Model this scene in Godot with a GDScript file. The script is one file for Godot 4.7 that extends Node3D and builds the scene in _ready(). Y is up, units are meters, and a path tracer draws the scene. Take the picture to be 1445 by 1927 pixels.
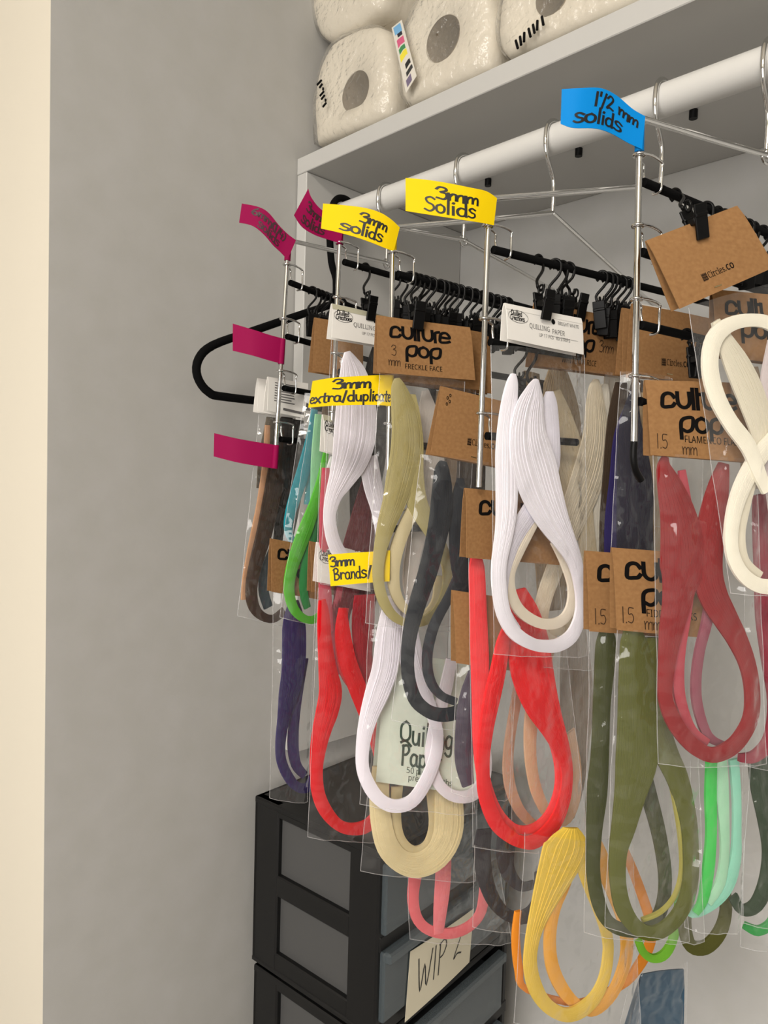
extends Node3D
# A closet corner: tiered chrome hangers on a white rod, hung with clear packs of quilling strips.

var mats := {}
var taken := {}
var hanger_nodes := {}
var poles := {}
var rough_noise := FastNoiseLite.new()
var crease := FastNoiseLite.new()

const PACKS := [
	{"id": "a", "label": "ivory strip pack twisted in an eight under the tilted kraft header card", "at": Vector3(-0.2012, 1.514, -0.4597), "yaw": 61.30, "card": [-32.5, -14.6, 32.5, 14.6, 60.2, -21.6, -9.5, -54.3], "kind": "kraft", "bag": [0.4, -50.8, 83.7, -23.6, 97.3, -234.3, 42.3, -231.3], "text": [["little", 0.48, 0.22]], "strands": [
		["f2eddc", 1.5, [66.9, -164.7, 7.4, 59.8, -152.7, 9.8, 50.4, -135.8, 11.9, 35.9, -121.1, 11.7, 24.4, -104.8, 12.7, 18.6, -86.7, 12.8, 20.8, -69.9, 12.4, 31.6, -59.7, 9.7, 48.5, -55.2, 8.1, 65.3, -56.8, 8.8, 82.3, -68.5, 10, 87.9, -88.9, 10.4, 84.9, -110, 11.1, 74, -127.9, 12.2, 59.3, -144.1, 13.7, 48.3, -163.4, 13.6, 42.8, -182.5, 11.6, 42.7, -201.5, 10.3, 49.8, -216.1, 9.7, 62.1, -225.3, 9.6, 77.3, -227.6, 10.2, 92.1, -221, 10.2]],
		["ddd6c2", -2, [23.4, -57.3, 5.5, 31.3, -69.1, 11.8, 43.3, -85, 19.2, 55.7, -104.7, 22.1, 64.5, -124.9, 19.4, 63.8, -142.2, 12.6, 58.1, -158, 9.2, 53.3, -177.1, 9.2, 51.8, -194.5, 7.5, 57, -211.2, 6.4, 70.4, -220.8, 5.3]],
		["cfc4c4", -4, [73.5, -65.8, 12.7, 71.9, -93.4, 18.7, 75.3, -120.9, 22.2, 82.7, -155.6, 20.7, 88.4, -190.8, 17.4]]]},
	{"id": "b", "label": "deep red strip pack under the wide kraft card beside the bare pole end", "at": Vector3(-0.2058, 1.4197, -0.4862), "yaw": 61.30, "card": [-38.5, -1.4, 38.5, 1.4, 43.8, -51.5, -34.5, -49.2], "kind": "kraft", "bag": [-29.8, -47.4, 51.5, -49.4, 73.3, -260.4, -14.9, -252.6], "text": [["cp", 0], ["name", "FLAMENCO FLAIR"], ["hand", "1.5", "mm"]], "strands": [
		["8c1d20", 1.5, [-20.4, -49.8, 4, -20.9, -56.7, 10.4, -15.8, -68.7, 19.1, -8.8, -86, 27.5, -4, -105.3, 34.5, -2.3, -121.9, 36.5, -4.1, -134.6, 27.5, -5.9, -147.7, 22.5, -9.1, -164.3, 18.3, -11.3, -186.2, 12.5, -11.4, -208.4, 10.2, -3, -226.4, 10.8, 10.9, -241.9, 10.3, 25.8, -250.3, 10.4, 37.9, -249.4, 12.2, 49.8, -242.5, 13.7, 59.1, -227.5, 13.7, 59.3, -208.1, 12.9, 54.2, -189, 13.3, 44.8, -171.4, 15.7, 34.3, -156.5, 18.6, 24.9, -142.9, 21.3, 18.9, -126.7, 22.8, 18.6, -105.2, 22.1, 21.6, -83.8, 19.5, 24.8, -65.9, 14.4, 27.5, -52.3, 6.8]],
		["b04450", -2.2, [-4.5, -57.9, 4.9, -1.6, -73.6, 8.2, 3.1, -98.2, 10, 5.4, -126.5, 9.2, 4.5, -155, 7.6, 1.4, -176.4, 8.8, 1.3, -197.9, 9.2, 5.3, -216.1, 8.2, 14.7, -234.1, 6.6, 28.1, -243.9, 5.2]],
		["8a4a58", -4.6, [26, -115.9, 7.7, 26.3, -137.5, 8.6, 23.4, -160.9, 7.8, 19, -180.6, 7.8, 17.6, -202.3, 8.1, 20.8, -220.7, 7.5, 30.5, -240.4, 6.2, 45.7, -248.1, 4.4]]]},
	{"id": "b2", "label": "crimson strip pack at the photo edge behind the deep red one", "at": Vector3(-0.1772, 1.3644, -0.5637), "yaw": 61.30, "bag": [-27.7, 1, 27.7, -1, 42, -219, -15.1, -210.4], "strands": [
		["8e1030", 0, [-14, -17.2, 9, -8.7, -43.3, 15.5, -5, -73.4, 16.5, -3.2, -103.8, 14.7, 3.4, -134.6, 13.8, 10.9, -165.8, 13.2, 9.3, -192.9, 12.5, -3.9, -205.5, 8.8, -17.7, -205.6, 5.5]]]},
	{"id": "c", "label": "olive green strip pack under the front of two paired low kraft cards", "at": Vector3(-0.2271, 1.3068, -0.4855), "yaw": 61.30, "card": [-34.7, 2.2, 34.7, -2.2, 40.1, -60.2, -30.9, -52.5], "kind": "kraft", "bag": [-27.2, -51.9, 35.1, -58.1, 54.6, -281.7, -27.4, -259], "text": [["cp", 0], ["name", "FIDDLESTICKS"], ["hand", "1.5", "mm"]], "strands": [
		["585c22", 1.5, [-18.2, -51.4, 8.1, -15.3, -59.5, 18.9, -11.5, -77.6, 26.6, -9.1, -100.5, 30.3, -7.5, -123.5, 32.2, -7.2, -146.9, 32.7, -11.2, -169.6, 24.2, -15.5, -192.3, 18.2, -18.9, -208.8, 13.3, -17.9, -229.5, 11.3, -12.8, -248.2, 11.5, -2.8, -262.5, 10.3, 9.6, -269.6, 10.6, 21.7, -268.3, 12.3, 32.4, -260.9, 13.1, 39.7, -248.4, 13.1, 42.3, -230.1, 12.3, 39.8, -201.6, 12.4, 34.7, -180, 13.8, 27.5, -160.7, 15.9, 18.8, -144.8, 17.2, 10.1, -127.3, 20, 3.8, -104.5, 21.1, 0.8, -78.4, 18.7, 0.7, -60, 11.1]],
		["a09a4a", -2, [18, -146.7, 2.5, 26.4, -173.9, 3, 33.2, -201.3, 3.1, 36.4, -228.6, 2.7, 32.1, -247.4, 2.8, 21.2, -258.2, 2.7, 6.2, -262.3, 2.5]]]},
	{"id": "d", "label": "dark olive strip pack under the rear of two paired low kraft cards", "at": Vector3(-0.2518, 1.302, -0.4939), "yaw": 61.30, "card": [-34.6, 2.3, 34.6, -2.3, 39, -60.6, -30.8, -53.8], "kind": "kraft", "bag": [-27.8, -53.5, 35.8, -60.1, 68.1, -294.2, -22.6, -273.6], "text": [["cp", 0], ["hand", "1.5", "mm"]], "strands": [
		["40451a", 0, [-14.2, -52.4, 6.9, -13.2, -63.9, 15.6, -13.6, -83.1, 15.7, -14.5, -109.9, 14, -14.2, -144.7, 14.9, -15.4, -175.7, 17.6, -16.3, -202.9, 13.2, -15.5, -230.9, 10.9, -10.5, -253.2, 10.5, -1.8, -269.8, 9.3, 12, -278.6, 9.3, 30.2, -280.4, 10.8, 43.4, -270.1, 11.8, 46.8, -246.2, 11.3, 40.5, -213.1, 11.7, 29.6, -179.9, 13.2, 19.2, -151.2, 14.8, 11.1, -123.2, 14.9, 5.3, -95.5, 10.5]]]},
	{"id": "e", "label": "dark navy strip pack hanging behind the rightmost chrome pole", "at": Vector3(-0.2602, 1.4335, -0.5284), "yaw": 67.30, "bag": [-24.3, 0.5, 24.3, -0.5, 32.7, -148, -26.2, -140.8], "strands": [
		["15162a", 1, [-10.4, -12.2, 5.9, -12.2, -33.9, 16.7, -9, -57.4, 25.7, -4.5, -85.1, 32.8, -3, -113.1, 35, -0.8, -137.2, 36.2, -0.5, -161.5, 33.4, -2.4, -181.7, 25.4]],
		["2a2450", -2, [-8.1, -17.9, 7.8, -16.5, -45.9, 14.6, -17.8, -77.5, 16.6, -19.1, -109.2, 16.7, -18.4, -141, 14.8]]]},
	{"id": "f", "label": "plain kraft header pack behind the rightmost chrome pole below its second ring", "at": Vector3(-0.263, 1.4886, -0.5711), "yaw": 67.30, "card": [-39.1, 1.5, 39.1, -1.5, 40.1, -54.3, -38.7, -54.4], "kind": "kraft", "bag": [-39.3, -53.7, 36.7, -53.7, 41.8, -173.7, -38.4, -167.4], "text": [["little", 0.5, 0.2]], "strands": [
		["b9a27c", 0, [-20.6, -65.4, 10.4, -20.8, -90.2, 20.9, -15.9, -123.3, 23.1, -10.3, -156.8, 21.1, -3.1, -190.6, 16]]]},
	{"id": "f2", "label": "kraft header pack squeezed behind the plain kraft one", "at": Vector3(-0.2757, 1.489, -0.5797), "yaw": 67.30, "card": [-38.8, 1.3, 38.8, -1.3, 39.5, -51.1, -39.7, -50.4], "kind": "kraft", "strands": [
		["4a4038", 0, [-19, -53.4, 8.5, -20.2, -81, 19.2, -15.7, -114.9, 21.4, -5.3, -157.8, 19.4]]]},
	{"id": "g", "label": "bright white strip pack under the white header card nearest the middle pole", "at": Vector3(-0.3037, 1.4737, -0.4547), "yaw": 78.30, "card": [-37.9, -0.1, 37.9, 0.1, 37.8, -27.1, -37.3, -25], "kind": "white", "bag": [-48.1, -30, 44, -25.9, 60.2, -255.9, -36.1, -244], "text": [["qp", 0], ["bright", 0]], "strands": [
		["f5f2fa", 1.5, [-5.3, -49, 3.1, -6.1, -54.3, 12.4, -7.2, -62.7, 22.7, -9.7, -74.3, 29.9, -10.1, -87.6, 35.2, -6.9, -100.7, 40.2, -0.3, -115.7, 41.3, 7.4, -131, 37.2, 18.7, -148.6, 28.9, 31.2, -164.6, 19.9, 41.7, -179, 14.2, 47.7, -193.5, 10.9, 51.7, -212.1, 10, 50.8, -226.4, 11.3, 43.3, -238.5, 11.7, 29.9, -244.1, 10.2, 16.5, -244, 9.2, 1.2, -240.5, 9, -16, -230.7, 10.5, -26.9, -215.3, 12.1, -31.9, -195.3, 12.4, -32.1, -178.3, 13, -28.5, -159.6, 15.6, -26.8, -142.7, 18.1, -27.4, -120.3, 19, -28.8, -101.6, 17.9, -29.1, -83.1, 14.9, -27.4, -66.3, 12.9, -25.5, -53.1, 8.9, -24.9, -46.8, 3]],
		["e8e5f0", -2, [12.1, -55.8, 5.4, 13.1, -64.9, 13, 16.3, -84.1, 14.2, 17.6, -107.4, 16.4, 10.5, -129, 19, -1, -144.6, 18.2, -13.3, -159.9, 17.1, -21.7, -176.8, 13.2, -25.8, -195.6, 11.2, -22.9, -214.8, 9.7, -9.8, -231.3, 8.4]],
		["eee4d2", -4.6, [11.9, -134.9, 11.5, 0, -154.3, 12.4, -11.6, -173.3, 12.3, -18.1, -188.4, 11.3, -15.3, -203.8, 9.9, -4.2, -218.1, 8.7, 16.8, -228.1, 7.9, 37, -228.2, 8.6, 48, -218.4, 10.6, 49.4, -201.7, 10.5, 41.4, -183, 11, 30.1, -164.6, 12.8]]]},
	{"id": "h", "label": "cream strip pack under the kraft card behind the bright white pack", "at": Vector3(-0.3136, 1.4872, -0.5254), "yaw": 78.30, "card": [-53.7, -0.9, 53.7, 0.9, 47.4, -47.2, -57.3, -49], "kind": "kraft", "bag": [-52.9, -48.6, 44.6, -45.2, 58.8, -294.4, -49.9, -277.4], "text": [["cp", 0], ["name", "WHITE ON RICE"], ["hand3", "3mm", ""]], "strands": [
		["e9ddc4", 0, [19.1, -51.2, 3.8, 18.9, -58.1, 13.9, 20.6, -75.1, 24, 23.1, -96.5, 33, 19.9, -118.2, 38.8, 11.8, -140, 37.9, 2.4, -159.4, 31.4, -5.7, -178.6, 22.7, -15.3, -199.5, 17.7, -26.9, -224.3, 15.3, -30.6, -242.9, 14, -25.2, -258.2, 9.9, -7, -265.1, 7.8]],
		["d9c9a8", -2, [-23.8, -64, 8.1, -16.9, -82.1, 23.4, -8.4, -106.6, 34.3, 1.4, -131.7, 33.6, 11.5, -157.3, 24.4, 20.6, -183.4, 17.5, 26, -209.9, 15.5, 21.1, -236.1, 14, 4.5, -252.3, 10.9, -19.5, -254.5, 7.3]],
		["efe8d8", -4, [34, -53.2, 6.5, 34.3, -69.7, 12.9, 32.9, -130.9, 14.2, 32.9, -174.9, 15.6, 35.8, -201.5, 14.3]]]},
	{"id": "i", "label": "white header pack at the far end of the middle hanger bar", "at": Vector3(-0.3096, 1.5085, -0.5996), "yaw": 78.30, "card": [-44.5, -0.3, 44.5, 0.3, 43.8, -32.7, -44.6, -30.3], "kind": "white", "text": [["qp", 0]], "strands": [
		["c9bfae", 0, [-18.4, -39.3, 10.8, -17.8, -70.6, 24.3, -14.2, -106.3, 27.1]]]},
	{"id": "j", "label": "bright red strip pack under the kraft card covering the middle pole end", "at": Vector3(-0.3234, 1.3429, -0.4529), "yaw": 78.30, "card": [-46.1, 2.9, 46.1, -2.9, 46.6, -55.1, -46, -46.2], "kind": "kraft", "bag": [-40.2, -46, 48.9, -54.4, 99.2, -299, -27.1, -260.9], "text": [["cp", 0]], "strands": [
		["ee1a22", 1.5, [-2.2, -99.4, 5.4, -4.8, -112, 12.9, -8.1, -131.6, 16.1, -13.4, -152.9, 17.2, -17.6, -174.2, 14.4, -19.6, -197.8, 12.1, -17, -222.3, 12.2, -6, -246.2, 11.7, 8.1, -261.1, 9.8, 23.4, -270.3, 9.3, 40.5, -272.8, 13.6, 59.4, -263.6, 17.1, 69.3, -244.8, 15.5, 70.5, -223.3, 13.7, 64, -203.8, 17.2, 52.1, -182.1, 25.1, 39.4, -160.3, 35.7, 30.3, -139.5, 41.6, 24.9, -121.1, 41.8, 20.1, -102.2, 34.9, 16, -85.5, 23.9, 13.7, -72.4, 7.6]],
		["f23a40", -2, [-32.3, -45.9, 6.8, -29.4, -55.3, 14, -26.5, -86.5, 15.1, -22.8, -126, 15.9, -20.9, -157.8, 14, -20.1, -185.7, 11.4, -14.7, -214.8, 10.1, -0.9, -242.1, 8.3, 19, -260, 6.3, 39, -264.7, 7.2, 56.1, -257.2, 8.1, 64.7, -239.5, 6.4, 63.7, -219.8, 4.8, 56.6, -199.1, 5.1, 44.9, -178, 5.4, 32.4, -157.2, 6.3]]]},
	{"id": "k", "label": "peach strip pack seen through the bright red loop", "at": Vector3(-0.3284, 1.2387, -0.5216), "yaw": 78.30, "bag": [-47.1, 7.1, 47.1, -7.1, 65.5, -204.9, -36.2, -175], "strands": [
		["e2b48e", 0, [1.3, -5.5, 12.4, -9, -39.5, 18.5, -17.3, -75.5, 14.7, -18.4, -99.3, 12.7, -14.9, -121.9, 11.8, -7.9, -141.9, 11.2, 5.9, -162.8, 9.6, 26.6, -173.5, 10.1, 38.1, -160, 12.5, 38.5, -132.3, 13.2, 28.2, -98.3, 15.2]],
		["cf9f82", -2.2, [-22.6, -3.4, 11.9, -28.9, -41.4, 11.9, -34.9, -70.7, 10.7, -38.8, -95.8, 10, -39, -117.2, 9.8, -34.1, -136.4, 9.3, -22.6, -156.3, 8.5, -5.1, -172.8, 7.5]]]},
	{"id": "m", "label": "taupe strip pack between the bright red and olive packs", "at": Vector3(-0.3318, 1.2605, -0.5779), "yaw": 78.30, "bag": [-34.5, 4.8, 34.5, -4.8, 48.6, -234.2, -24.9, -211.5], "strands": [
		["85715c", 0, [-16.9, -0.8, 13, -11.7, -33.6, 26.4, -6.3, -71.5, 34.9, -2.1, -109.7, 36.9, -1.3, -147.9, 33.4, -2.1, -181.1, 28.3, -8.9, -203.5, 21.4]]]},
	{"id": "l", "label": "yellow and amber strip pack lowest in the picture", "at": Vector3(-0.2913, 1.0734, -0.5155), "yaw": 75.30, "bag": [-58.6, 17.3, 58.6, -17.3, 78.1, -178.6, -61.7, -127.8], "strands": [
		["e6c552", 1.5, [-11.7, 10.8, 14.3, -13.5, 2.8, 36.9, -16.4, -6.7, 49, -26.4, -25.3, 40.4, -34.3, -40, 30.7, -42.1, -56.6, 20.5, -46.6, -71.9, 15, -47.4, -88.2, 13.2, -41.7, -107.1, 12.4, -29.6, -125.5, 10.3, -10.6, -140.2, 10.1, 7.9, -143.6, 14.3, 24.1, -138.5, 15.9, 34.1, -124.8, 14.3, 37.3, -105.7, 12.5, 35.1, -89.5, 11, 26, -67, 11.4, 14, -41.9, 13.3, 2.7, -15.4, 15.4, -3.9, 1.1, 10.9]],
		["eaa940", -2, [-5, -9.3, 20.6, -12.7, -34.6, 15.8, -22.3, -53.3, 13.8, -25.5, -75.6, 12.2, -21.5, -99.7, 11.3, -8, -124.2, 10.3, 10.1, -142.6, 8.7, 29.6, -151.1, 13, 48.7, -144.1, 15.9, 60.8, -125.7, 16.3, 63.4, -106.8, 14.1, 57.5, -82.4, 13.6, 44.8, -56.5, 13.8, 29.8, -28.3, 14.5, 19.7, -8.5, 11]],
		["df8a2c", -4.6, [-57.2, -46.2, 5.5, -58.3, -66.3, 6.5, -54, -92.3, 6.7, -44.7, -112, 4.5, 12.5, -142.1, 5.6, 61.2, -142.7, 9.4, 81.2, -134, 12.2, 93.6, -120.5, 11.9, 96.6, -105, 9.8, 88.6, -84.1, 8.9, 71.4, -49.7, 8.4, 53.7, -18.4, 6.9]]]},
	{"id": "n", "label": "black strip pack left of the yellow pack", "at": Vector3(-0.3452, 1.0521, -0.494), "yaw": 75.30, "bag": [-33.8, 10.4, 33.8, -10.4, 37.2, -81.3, -33.1, -56.6], "strands": [
		["2b272b", 0, [-23.6, 20.3, 14.6, -24.9, 1, 15.4, -19.6, -24.4, 13, -7.7, -46.9, 11, 9.7, -62.1, 9.2, 29.4, -65.3, 13.1, 40.6, -53.5, 14.3, 40.7, -30.4, 13.7]],
		["37343a", -2.2, [2.8, 14.6, 17.6, 1.5, -5.2, 19.6, 5.7, -24.1, 13.4, 19.5, -39.7, 8.4, 34.2, -42.6, 7.7]]]},
	{"id": "o", "label": "olive cream strip pack under the kraft card in front of the second pole", "at": Vector3(-0.391, 1.4725, -0.4242), "yaw": 70.30, "card": [-40.6, 0, 40.6, 0, 44.7, -41.7, -40.6, -42.7], "kind": "kraft", "bag": [-37.1, -42.8, 37.3, -42.3, 31.9, -242.4, -42.1, -231.8], "text": [["cp", 0], ["name", "FRECKLE FACE"], ["hand", "3", "mm"]], "strands": [
		["ab9f68", 1.5, [-22.3, -45.1, 3.6, -20.8, -51.4, 11.8, -16.3, -65.3, 20.1, -12.4, -85.4, 25.6, -12.7, -103.4, 26.5, -16.7, -123.1, 24.5, -21.1, -139.9, 19.9, -27.4, -157.9, 14.9, -32.1, -178.3, 9.9, -32.9, -196.6, 8.5, -28.8, -213.2, 8.3, -19.8, -226.8, 7.1, -7.1, -233.8, 6.2, 7.4, -233.3, 7.6, 19.6, -225.9, 8.7, 26.9, -211.3, 7.9, 28.1, -192.1, 8.7, 21.7, -174.9, 11.2, 10.6, -158, 13.7, -0.5, -139.3, 17.5, -5.9, -116.7, 20.3, -7.1, -92.1, 20.3, -7.4, -71.6, 13.8, -7.4, -56.1, 4.6]],
		["cdbf98", -2.4, [1.3, -137.2, 9.2, -8.3, -155.9, 11, -15.5, -174.4, 11, -18.5, -194.2, 10.1, -14.7, -212.5, 8.4, -4.1, -225.5, 6.3, 11.1, -228.9, 6.3, 21.3, -217.4, 6.9, 22.5, -198.3, 6.8]]]},
	{"id": "p", "label": "kraft header pack just behind the olive cream pack", "at": Vector3(-0.4015, 1.4751, -0.4502), "yaw": 70.30, "card": [-41.8, 0.8, 41.8, -0.8, 45.3, -49.3, -42.6, -47.6], "kind": "kraft", "bag": [-38.5, -46.9, 39.5, -48.8, 34.2, -247, -43.8, -236], "strands": [
		["d8d0c8", 0, [-7.9, -52.4, 4.9, -4.4, -71.4, 17.6, -0.4, -101.2, 24.5, -2.3, -131.5, 24.5, -9.1, -161.8, 17.5, -14.8, -192, 13.6, -14.6, -213.7, 11.5, -6.8, -229.2, 8.5]]]},
	{"id": "p2", "label": "third kraft header pack in the row behind the olive cream pack", "at": Vector3(-0.4061, 1.4751, -0.4654), "yaw": 70.30, "card": [-42.5, 1.4, 42.5, -1.4, 45.5, -49.7, -42.9, -47.7], "kind": "kraft", "strands": [
		["9a8468", 0, [-0.7, -50, 8.1, 4.3, -78.3, 20.3, 6.6, -113.6, 22.4, 5.4, -149.2, 20.4]]]},
	{"id": "q", "label": "slate navy strip pack under the tilted kraft card", "at": Vector3(-0.3574, 1.4169, -0.445), "yaw": 70.30, "card": [-28.8, 3.9, 28.8, -3.9, 28.5, -55.7, -37.8, -47.1], "kind": "kraft", "bag": [-43.6, -47.3, 22.9, -52.5, 12.2, -262.1, -61, -244.5], "text": [["little", 0.62, 0.25], ["back", 0]], "strands": [
		["22272d", 1.5, [-24.5, -51.7, 4.6, -25.2, -58.6, 11.9, -24.1, -76.5, 17.4, -25.6, -98.2, 18.4, -30.3, -120.6, 16.9, -34.7, -137, 16.4, -42.9, -161.5, 14.5, -48.3, -186, 11.7, -48.4, -210.1, 10.6, -42.4, -229.6, 10.6, -32.5, -240, 9.9, -20.4, -245.4, 10.2, -6.3, -245.7, 10.8, 5, -239.8, 11.9, 11.7, -223.6, 12, 11.2, -200.5, 12.6, 6.4, -175.1, 14.3, -0.3, -150, 16, -6, -125.1, 16.9, -7.9, -100.6, 16, -7.9, -76.2, 11.3, -7.4, -64.1, 4.7]],
		["30343a", -2.2, [-5.5, -139.5, 8.5, -14.2, -156.8, 8, -25.6, -177.4, 8.4, -30.3, -200.3, 7.9, -26.9, -218.9, 7.5, -17.1, -231.7, 6.5, -2.7, -238.6, 6.1]]]},
	{"id": "r", "label": "small kraft header pack between the slate navy and bright red packs", "at": Vector3(-0.3386, 1.2655, -0.4452), "yaw": 70.30, "card": [-30.4, 4.9, 30.4, -4.9, 34.3, -60.7, -27.1, -48.4], "kind": "kraft", "bag": [-24.8, -48.6, 28.8, -58.6, 28.1, -160.7, -24.8, -147.4], "strands": [
		["4b4352", 0, [-8.8, -57.1, 6.6, -9.9, -76.4, 17.1, -11.8, -100.5, 19.1, -12.7, -124.8, 16, -8.2, -145.9, 9.3]]]},
	{"id": "s", "label": "pale white strip loop pack below the olive cream bag", "at": Vector3(-0.4016, 1.2499, -0.4319), "yaw": 70.30, "bag": [-37.1, 5.6, 37.1, -5.6, 65.9, -181.1, -41.5, -155.3], "strands": [
		["f1ecf5", 1.5, [-19.2, 9, 9.4, -19.2, -7.9, 18.8, -20.5, -24.8, 22.6, -22.5, -49.3, 23.8, -28.9, -68.8, 22, -35.7, -87.6, 16.1, -39.7, -107, 11.7, -39.5, -127, 10.3, -32.2, -144.4, 10.6, -21.6, -156.8, 10.2, -8.6, -162.8, 11, 5.8, -160.8, 12.7, 17.1, -147.9, 13.1, 25.4, -129.6, 12, 27.8, -111.2, 10.6, 23.2, -93.7, 10.5, 14.6, -75.2, 14, 6.2, -56.9, 18.7, -0.2, -36.9, 20.8, -3.9, -13, 16.2, -4.5, 4.2, 5.7]]]},
	{"id": "t", "label": "cream coil pack with a pale green printed card", "at": Vector3(-0.4042, 1.2019, -0.4647), "yaw": 70.30, "card": [-47.6, 9.3, 47.6, -9.3, 43.3, -122.2, -53.9, -95.5], "kind": "green", "bag": [-50.3, 5.2, 44.4, -11.4, 46.9, -201.2, -64, -169.2], "text": [["green", 0]], "strands": [
		["dfcfa2", 1.5, [-47.5, -85, 14.7, -48.3, -107, 16.5, -46.2, -129.5, 17.6, -39.7, -153, 18.4, -26.4, -169.1, 18, -9.2, -175.7, 21.8, 8, -170.3, 27.2, 18.4, -154.5, 29, 19.1, -131.4, 27.8, 16.7, -107.8, 25.2, 13.3, -84.3, 22.8, 10.3, -61, 20.7]],
		["c9b98e", -0.6, [-31.4, -105.1, 10, -31.5, -132, 8.9, -26, -151, 7.2, -13.6, -163.3, 7, -0.5, -161.2, 8.8, 5.1, -145.2, 8.6, 3.2, -121.9, 9.3, 0.3, -96.2, 10.3, -2.7, -68.5, 10.2]]]},
	{"id": "s2", "label": "second pale white strip loop right of the pale green card", "at": Vector3(-0.3906, 1.2027, -0.4706), "yaw": 70.30, "strands": [
		["e6dfe6", 0, [0, 0, 10.4, -5.1, -26.3, 12.5, -11.4, -48, 11.4, -15.3, -65.4, 10.3, -16.2, -83.1, 10, -9.5, -102.9, 9.2, 4.3, -116.4, 9.5, 22.2, -120.6, 10.9, 34.7, -113.3, 12.5, 38.2, -95.2, 12.1, 34.1, -71.5, 12.8]]]},
	{"id": "u", "label": "pink strip loop pack in front of the drawer unit", "at": Vector3(-0.4133, 1.0155, -0.5083), "yaw": 70.30, "bag": [-47.6, 12.1, 47.6, -12.1, 67.2, -98, -41.8, -67.9], "strands": [
		["dc6a70", 0, [-32.8, 9.3, 13.4, -37.3, -13.8, 12.2, -38.7, -35, 10.7, -32.8, -54.6, 9.4, -18.4, -68.2, 8.5, 2.7, -75.3, 9.9, 21.7, -73.3, 11.4, 33.9, -62.6, 11.4, 37.6, -39.3, 11.1]],
		["e07a80", 1.8, [-10.3, 9.8, 15.7, -9.7, -21.4, 15.3, -10.9, -48.5, 13.2, -11.8, -71.3, 10.3]]]},
	{"id": "v", "label": "white strip pack under the white header card behind two yellow flags", "at": Vector3(-0.4756, 1.4949, -0.4416), "yaw": 83.30, "card": [-36.8, 1, 36.8, -1, 35.3, -28.6, -38.6, -28], "kind": "white", "bag": [-35.9, -28.9, 32.9, -29, 32.1, -245.9, -40.6, -234.3], "text": [["qp", 0]], "strands": [
		["f3eef6", 1.5, [-19.8, -36.6, 4.5, -16.8, -44.4, 16.9, -11.9, -57.4, 29.5, -7.8, -81.3, 39.8, -8.1, -106.5, 41.8, -12.5, -126.1, 36.5, -21.4, -145.1, 24.9, -28.7, -159.3, 16.3, -32.6, -177, 12, -28.7, -195.8, 12.8, -20.6, -209.8, 13.3, -6.7, -221.6, 11.9, 8.5, -224.2, 12.1, 21.3, -215.3, 13.1, 25.5, -196.2, 13.4, 21, -172.2, 15.5, 14.3, -150.9, 20, 7.5, -125.2, 21]]]},
	{"id": "x", "label": "dark red strip pack behind the white loop of the second hanger", "at": Vector3(-0.4906, 1.3602, -0.4401), "yaw": 83.30, "bag": [-30.7, 3.3, 30.7, -3.3, 28.2, -181.9, -33.5, -168], "strands": [
		["661420", 0, [26.9, 0.5, 12.1, 22.9, -23.8, 24.1, 16.8, -57.6, 32.4, 9.5, -86.3, 32.1, 2.1, -112.3, 24.9, -1.9, -133.6, 16.4, 1.1, -155.5, 12.5, 10.5, -173.6, 10]],
		["541018", -2.2, [29.5, -38.3, 18.4, 28.2, -72.5, 27, 25.7, -106.6, 28.3, 23.2, -140.8, 23.4, 21.8, -170.2, 16.1]],
		["c24a5c", 1.6, [-25.7, -1.2, 6.6, -25.1, -38.1, 9.4, -24.2, -70.7, 10.5, -22, -108.2, 12.3, -18.6, -146.2, 13.5]]]},
	{"id": "w", "label": "small white header pack beside the second pole", "at": Vector3(-0.5024, 1.4041, -0.4347), "yaw": 83.30, "card": [-16.4, 1.6, 16.4, -1.6, 16.9, -36.3, -16, -30.5], "kind": "white", "text": [["qp", 0]], "strands": [
		["d0d6d0", 0, [-2.3, -35.1, 5.7, -5.2, -54.2, 11.4, -7.8, -82.6, 11.4]]]},
	{"id": "y", "label": "red strip loop pack under the lowest yellow flag", "at": Vector3(-0.4605, 1.2553, -0.4143), "yaw": 83.30, "bag": [-29.1, 5.4, 29.1, -5.4, 41.4, -226.3, -33.6, -201.4], "strands": [
		["e0141f", 1.5, [-25.7, -4.9, 6.2, -23.7, -19.1, 11.5, -21.5, -41.5, 13.6, -17.6, -66.4, 17.9, -14.4, -84.8, 22.8, -17.2, -100.1, 22.2, -21, -112, 18.9, -24.3, -125.7, 15.4, -26.4, -145.4, 11.3, -24.2, -166.1, 10.8, -16.3, -183.9, 10.7, -2.9, -199.8, 9.3, 12.9, -207.9, 10.4, 30.2, -208.8, 13.3, 42.8, -196.8, 13, 45.5, -173.4, 12.4, 39.7, -143.3, 12.8, 29.4, -117.6, 14.3, 20.7, -97.4, 16.1, 11, -77.3, 15.9, 2.6, -57.9, 16, -2.5, -34.6, 14.1, -3.1, -14.3, 6.6]],
		["a81a2a", -2.2, [21, -4.8, 20.7, 20.8, -32.5, 23, 22.9, -60.5, 19.4, 29.5, -84.7, 13.7]],
		["e05258", -2.4, [-0.9, -14.5, 8.8, -2.9, -39.1, 11, 1.7, -64.6, 11.7, 12.3, -82.1, 9.6, 26.8, -90.9, 7.3]]]},
	{"id": "y2", "label": "kraft and white header pack beside the lowest yellow flag", "at": Vector3(-0.5106, 1.2865, -0.4478), "yaw": 83.30, "card": [-32.5, 7, 32.5, -7, 33.9, -50.7, -31.8, -37.9], "kind": "kraft", "strands": [
		["8d3440", 0, [3.1, -44.4, 9.6, 1.7, -78.9, 21.6, 5.2, -114.3, 24.1]]]},
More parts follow.
